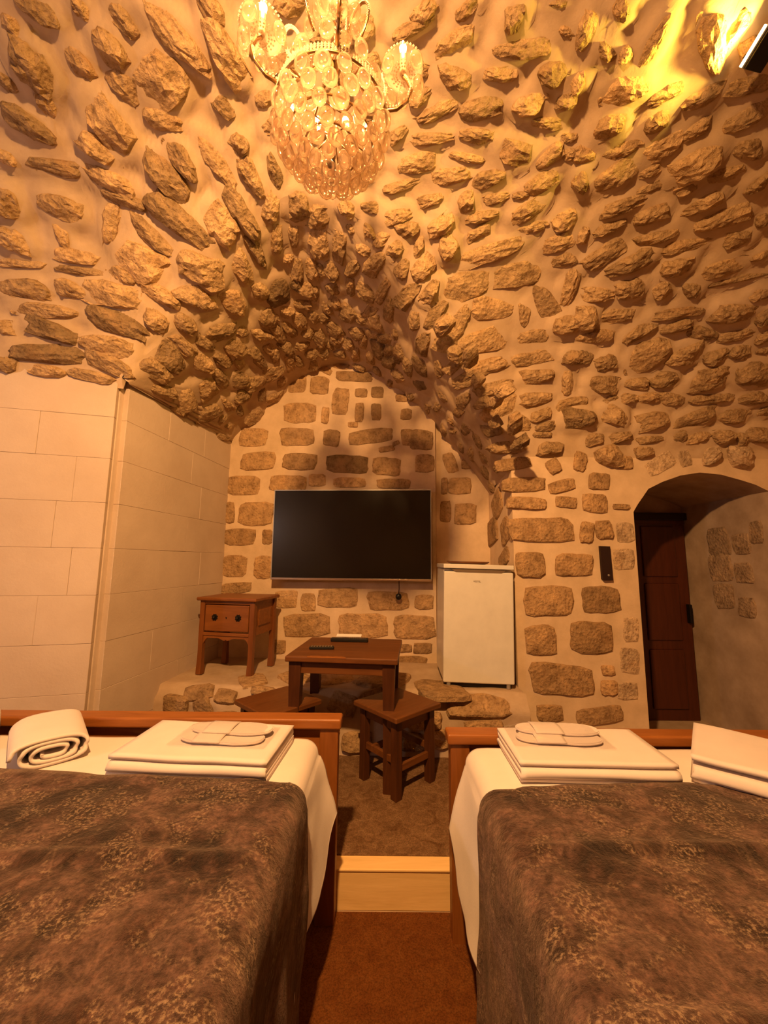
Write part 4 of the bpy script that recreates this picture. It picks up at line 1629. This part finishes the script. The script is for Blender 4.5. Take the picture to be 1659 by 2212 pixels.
# ------------------------------------------------------------------ chandelier
CX, CY = -.185, 1.10
CH = thing('chandelier', 'lit crystal chandelier of glass balls and beaded arms hanging from the vault', 'chandelier', (CX, CY, CZ + 1.24))
zr = lambda z: z - 1.24
ZTOP = 2.38
obj('ceiling_rose', lathe(bmesh.new(), [(.012, zr(ZTOP) - .05), (.05, zr(ZTOP) - .03), (.065, zr(ZTOP)), (.0, zr(ZTOP) + .01)], 24), 'brass', CH, True)
obj('chain', tube(bmesh.new(), [(0, 0, zr(ZTOP) - .04), (0, 0, zr(1.98))], .006, 8), 'brass', CH, True)
obj('stem', lathe(bmesh.new(), [(.004, zr(1.30)), (.016, zr(1.31)), (.012, zr(1.36)), (.022, zr(1.40)), (.010, zr(1.46)), (.012, zr(1.60)), (.028, zr(1.66)),
                                (.012, zr(1.74)), (.010, zr(1.9)), (.02, zr(1.95)), (.004, zr(1.99))], 16), 'brass', CH, True)
obj('finial', lathe(bmesh.new(), [(.001, zr(1.265)), (.010, zr(1.275)), (.014, zr(1.29)), (.006, zr(1.305))], 12), 'iron', CH, True)


def ringpts(r, z, n=64):
    return [(cos(2 * pi * i / n) * r, sin(2 * pi * i / n) * r, z) for i in range(n)]


def octa(bm, c, r):
    c = Vector(c)
    v = [bm.verts.new(c + Vector(d) * r) for d in ((1, 0, 0), (-1, 0, 0), (0, 1, 0), (0, -1, 0), (0, 0, 1), (0, 0, -1))]
    for a, b, cc in ((0, 2, 4), (2, 1, 4), (1, 3, 4), (3, 0, 4), (2, 0, 5), (1, 2, 5), (3, 1, 5), (0, 3, 5)):
        bm.faces.new((v[a], v[b], v[cc]))


RINGS = [(.180, 1.440), (.134, 1.360), (.085, 1.330)]
for i, (r, z) in enumerate(RINGS):
    rg = obj('ring', tube(bmesh.new(), ringpts(r, zr(z)), .0042 if i == 0 else .003, 8, True), 'brass', CH, True)
    bm = bmesh.new()
    if i == 0:
        for rr2, zz, nb in ((r + .001, z + .008, 110), (r + .001, z + .017, 110), (r, z + .026, 110)):
            for p in ringpts(rr2, zr(zz), nb):
                octa(bm, p, .0052)
    else:
        for p in ringpts(r, zr(z + .006), 60):
            octa(bm, p, .0036)
    b = obj('bead_band', bm, 'bead', rg)
    b['kind'] = 'stuff'
    for k_ in range(5):
        a = 2 * pi * k_ / 5 + .3
        obj('spoke', tube(bmesh.new(), [(cos(a) * r, sin(a) * r, zr(z)), (cos(a) * r * .5, sin(a) * r * .5, zr(z) + .03), (0, 0, zr(z + .06))], .0022, 6), 'brass', CH, True)

# faceted drop: one mesh shared by every crystal
bm = bmesh.new()
bmesh.ops.create_icosphere(bm, subdivisions=2, radius=1.0)
for v in bm.verts:
    v.co = Vector((v.co.x * .025, v.co.y * .019, v.co.z * .029))
DROP = bpy.data.meshes.new('crystal')
bm.to_mesh(DROP)
bm.free()
DROP.materials.append(M['crystal'])
DROP.polygons.foreach_set('use_smooth', [True] * len(DROP.polygons))


def crystal(x, y, z, az, s=1.0):
    o = bpy.data.objects.new('crystal', DROP)
    COL.objects.link(o)
    o.parent = CH
    o.location = (x, y, zr(z))
    o.rotation_euler = (0, 0, az)
    o.scale = (s, s, s)
    return o


rc_ = random.Random(12)
TIERS = [(.180, 1.412, 18), (.170, 1.372, 17), (.150, 1.336, 15), (.134, 1.330, 0), (.122, 1.304, 13), (.090, 1.282, 10), (.054, 1.268, 6), (.016, 1.252, 2),
         (.118, 1.375, 9), (.075, 1.345, 7)]
for r, z, n in TIERS:
    off = rc_.uniform(0, 1)
    for i in range(n):
        a = 2 * pi * (i + off) / n
        crystal(cos(a) * r, sin(a) * r, z + rc_.uniform(-.006, .006), a + pi / 2, rc_.uniform(.92, 1.06))
for r, z, n in ((.13, 1.60, 7), (.09, 1.74, 6), (.06, 1.86, 5), (.16, 1.52, 8)):
    off = rc_.uniform(0, 1)
    for i in range(n):
        a = 2 * pi * (i + off) / n
        crystal(cos(a) * r, sin(a) * r, z, a + pi / 2, 1.05)
for k_ in range(5):
    a = R(-6 + 72 * k_)
    ca, sa = cos(a), sin(a)

    def pol(r, z, w_=0.0):
        return Vector((ca * r - sa * w_, sa * r + ca * w_, zr(z)))
    pts = [pol(.02, 1.66), pol(.07, 1.60), pol(.13, 1.50), pol(.175, 1.462), pol(.215, 1.462), pol(.250, 1.490), pol(.262, 1.530), pol(.250, 1.565), pol(.235, 1.585)]
    fine = []
    for i in range(len(pts) - 1):
        for q in range(4):
            fine.append(pts[i].lerp(pts[i + 1], q / 4))
    fine.append(pts[-1])
    arm = obj('arm', tube(bmesh.new(), fine, .0055, 8), 'brass', CH, True)
    bm = bmesh.new()
    for i, p in enumerate(fine):
        for w_ in (-.006, .006):
            octa(bm, p + Vector((-sa * w_, ca * w_, .006)), .0048)
    # scroll loop rising from the ring
    for i in range(40):
        f = i / 39
        th = -pi / 2 + 2.0 * pi * f
        octa(bm, pol(.145 + .030 * cos(th) * (1 - .4 * f), 1.60 + .055 * sin(th) * (1 - .3 * f), .03), .0046)
        octa(bm, pol(.145 + .038 * cos(th) * (1 - .4 * f), 1.60 + .064 * sin(th) * (1 - .3 * f), .03), .0046)
    b = obj('arm_beads', bm, 'bead', arm)
    b['kind'] = 'stuff'
    # cut-glass drip dish, oval glass medallion, candle and bulb
    c = pol(.235, 1.59)
    dd = obj('drip_dish', lathe(bmesh.new(), [(.008, -.004), (.035, .0), (.058, .010), (.067, .022), (.064, .024), (.052, .014), (.030, .005), (.006, .004)], 28, c), 'crystal', CH, True)
    bm = bmesh.new()
    for i in range(40):
        th = 2 * pi * i / 40
        octa(bm, c + Vector((.066 * cos(th), .066 * sin(th), .024)), .0046)
    for i in range(18):
        th = 2 * pi * i / 18
        for rr3 in (.022, .030, .038):
            octa(bm, c + Vector((rr3 * cos(th), rr3 * sin(th), .001 + rr3 * .06)), .0034)
    b = obj('dish_beads', bm, 'bead', dd)
    b['kind'] = 'stuff'
    for i in range(4):
        th = a + pi / 4 + pi / 2 * i
        crystal(c.x + .064 * cos(th), c.y + .064 * sin(th), 1.24 + c.z - .014, th + pi / 2, .95)
    obj('candle', lathe(bmesh.new(), [(.010, 0), (.011, .005), (.010, .075), (.006, .078)], 14, c + Vector((0, 0, .006))), 'bead', CH, True)
    blb = obj('bulb', lathe(bmesh.new(), [(.004, 0), (.011, .012), (.0125, .022), (.008, .038), (.0015, .052)], 14, c + Vector((0, 0, .085))), 'bulb', CH, True)
    lp = lamp('bulb_light', 'POINT', c + Vector((0, 0, .112)), BULB_W, BULB_COL, .016, CH)
    q = pol(.285, 1.545)
    crystal(q.x, q.y, 1.24 + q.z, a + pi / 2, 1.0)
    q = pol(.235, 1.52)
    crystal(q.x, q.y, 1.24 + q.z - .02, a + pi / 2, 1.0)
    a2 = a + R(36)
    sc_ = []
    for i in range(14):
        f = i / 13
        th = -pi / 2 + 1.6 * pi * f
        r_, z_ = .115 + .05 * cos(th), 1.70 + .07 * sin(th)
        sc_.append(Vector((cos(a2) * r_, sin(a2) * r_, zr(z_))))
    s_ = obj('scroll', tube(bmesh.new(), sc_, .004, 8), 'brass', CH, True)
    bm = bmesh.new()
    for i in range(len(sc_) - 1):
        for q in range(3):
            octa(bm, sc_[i].lerp(sc_[i + 1], q / 3) + Vector((0, 0, .004)), .0056)
    b = obj('scroll_beads', bm, 'bead', s_)
    b['kind'] = 'stuff'

for x_, y_ in ((.045, 0), (-.045, 0)):  # inner bulbs added as fill, lighting the crystals and the walls
    obj('bulb', lathe(bmesh.new(), [(.004, .03), (.011, .02), (.0125, .008), (.008, -.008), (.0015, -.02)], 14, (x_, y_, zr(1.43))), 'bulb', CH, True)
    lamp('bulb_light', 'POINT', (x_, y_, zr(1.435)), BULB_W * .55, BULB_COL, .02, CH)

# ------------------------------------------------------------------ LED floodlight on the vault
d = ray(1640, 98)
hit = SURF[0][1].ray_cast(CAM, d)
hp, hn = hit[0], hit[1]
if hn.dot(d) > 0:
    hn = -hn
p1 = CAM + ray(1606, 138) * (hit[3] - .12)
p2 = CAM + ray(1652, 62) * (hit[3] - .12)
axis = (p2 - p1).normalized()
fl = thing('floodlight', 'slim LED floodlight fixed to the stone vault at upper right', 'floodlight', tuple((p1 + p2) / 2))
side = hn.cross(axis).normalized()
if side.x > 0:
    side = -side            # light leaves towards the middle of the room, along the stones
nrm = axis.cross(side).normalized()
if nrm.dot(hn) < 0:
    nrm = -nrm
FM = Matrix((axis, side, nrm)).transposed()
fl.rotation_euler = FM.to_euler() if FM.determinant() > 0 else Matrix((axis, side, axis.cross(side))).transposed().to_euler()
hl = (p2 - p1).length / 2 * 1.25
obj('housing', bx(-hl, hl, -.075, -.004, -.03, .03, bev=.004), 'iron', fl)
obj('rim', bx(-hl, hl, -.004, .004, -.018, .018, bev=.002), 'grey_steel', fl)
for k_ in (-1, 0, 1):
    obj('led', bx(k_ * hl * .55 - .024, k_ * hl * .55 + .024, .004, .007, -.010, .010, bev=.002), 'led', fl)
obj('bracket', bx(-.02, .02, -.06, -.03, -.09, -.02), 'iron', fl)
sp = lamp('led_light', 'AREA', (0, .012, 0), FLOOD_W, FLOOD_COL, .05, fl)
sp.data.shape = 'RECTANGLE'
sp.data.size = hl * 1.6
sp.data.size_y = .02
sp.data.spread = R(150)
sp.rotation_euler = (R(90), 0, 0)

# ------------------------------------------------------------------ wall lamp added on the left end wall for whitish light (outside the frame)
t = thing('added_wall_lamp', 'added unseen wall lamp with a pale shade on the far left end wall beside the left bed', 'lamp', (-3.05, -.10, 1.98))
obj('back_plate', bx(-.07, -.05, -.04, .04, -.10, .06, bev=.004), 'brass', t)
obj('arm', tube(bmesh.new(), [(-.05, 0, -.05), (0, 0, -.07), (.03, 0, -.04), (.03, 0, 0)], .006, 8), 'brass', t, True)
obj('lamp_shade', lathe(bmesh.new(), [(.085, -.02), (.06, .12), (.058, .12), (.083, -.02)], 24, (.03, 0, 0)), 'film', t, True)
lamp('added_lamp_light', 'POINT', (.03, 0, .05), ADDED_LAMP_W, ADDED_LAMP_COL, .06, t)

# ------------------------------------------------------------------ fill spot added on the vault behind the viewer (outside the frame)
t = thing('fill_spotlight', 'added unseen fill lamp hanging from the vault behind the viewer, aimed at the television wall', 'lamp', (-.30, .0, CZ + 1.92))
obj('rod', tube(bmesh.new(), [(0, 0, .06), (0, 0, .30)], .008, 8), 'iron', t, True)
axis = Vector((.06, .73, -.68)).normalized()
bm = bmesh.new()
q = axis.to_track_quat('Z', 'Y').to_matrix()
lathe(bm, [(.01, -.14), (.05, -.13), (.06, -.05), (.075, -.02), (.072, -.02), (.055, -.05), (.01, -.06)], 20)
for v in bm.verts:
    v.co = q @ v.co
obj('can', bm, 'iron', t, True)
sl = lamp('fill_spot_light', 'SPOT', (0, 0, 0), FILL_SPOT_W, BULB_COL, .05, t, spot=(R(165), 1.0))
sl.rotation_mode = 'QUATERNION'
sl.rotation_quaternion = (-axis).to_track_quat('Z', 'Y')
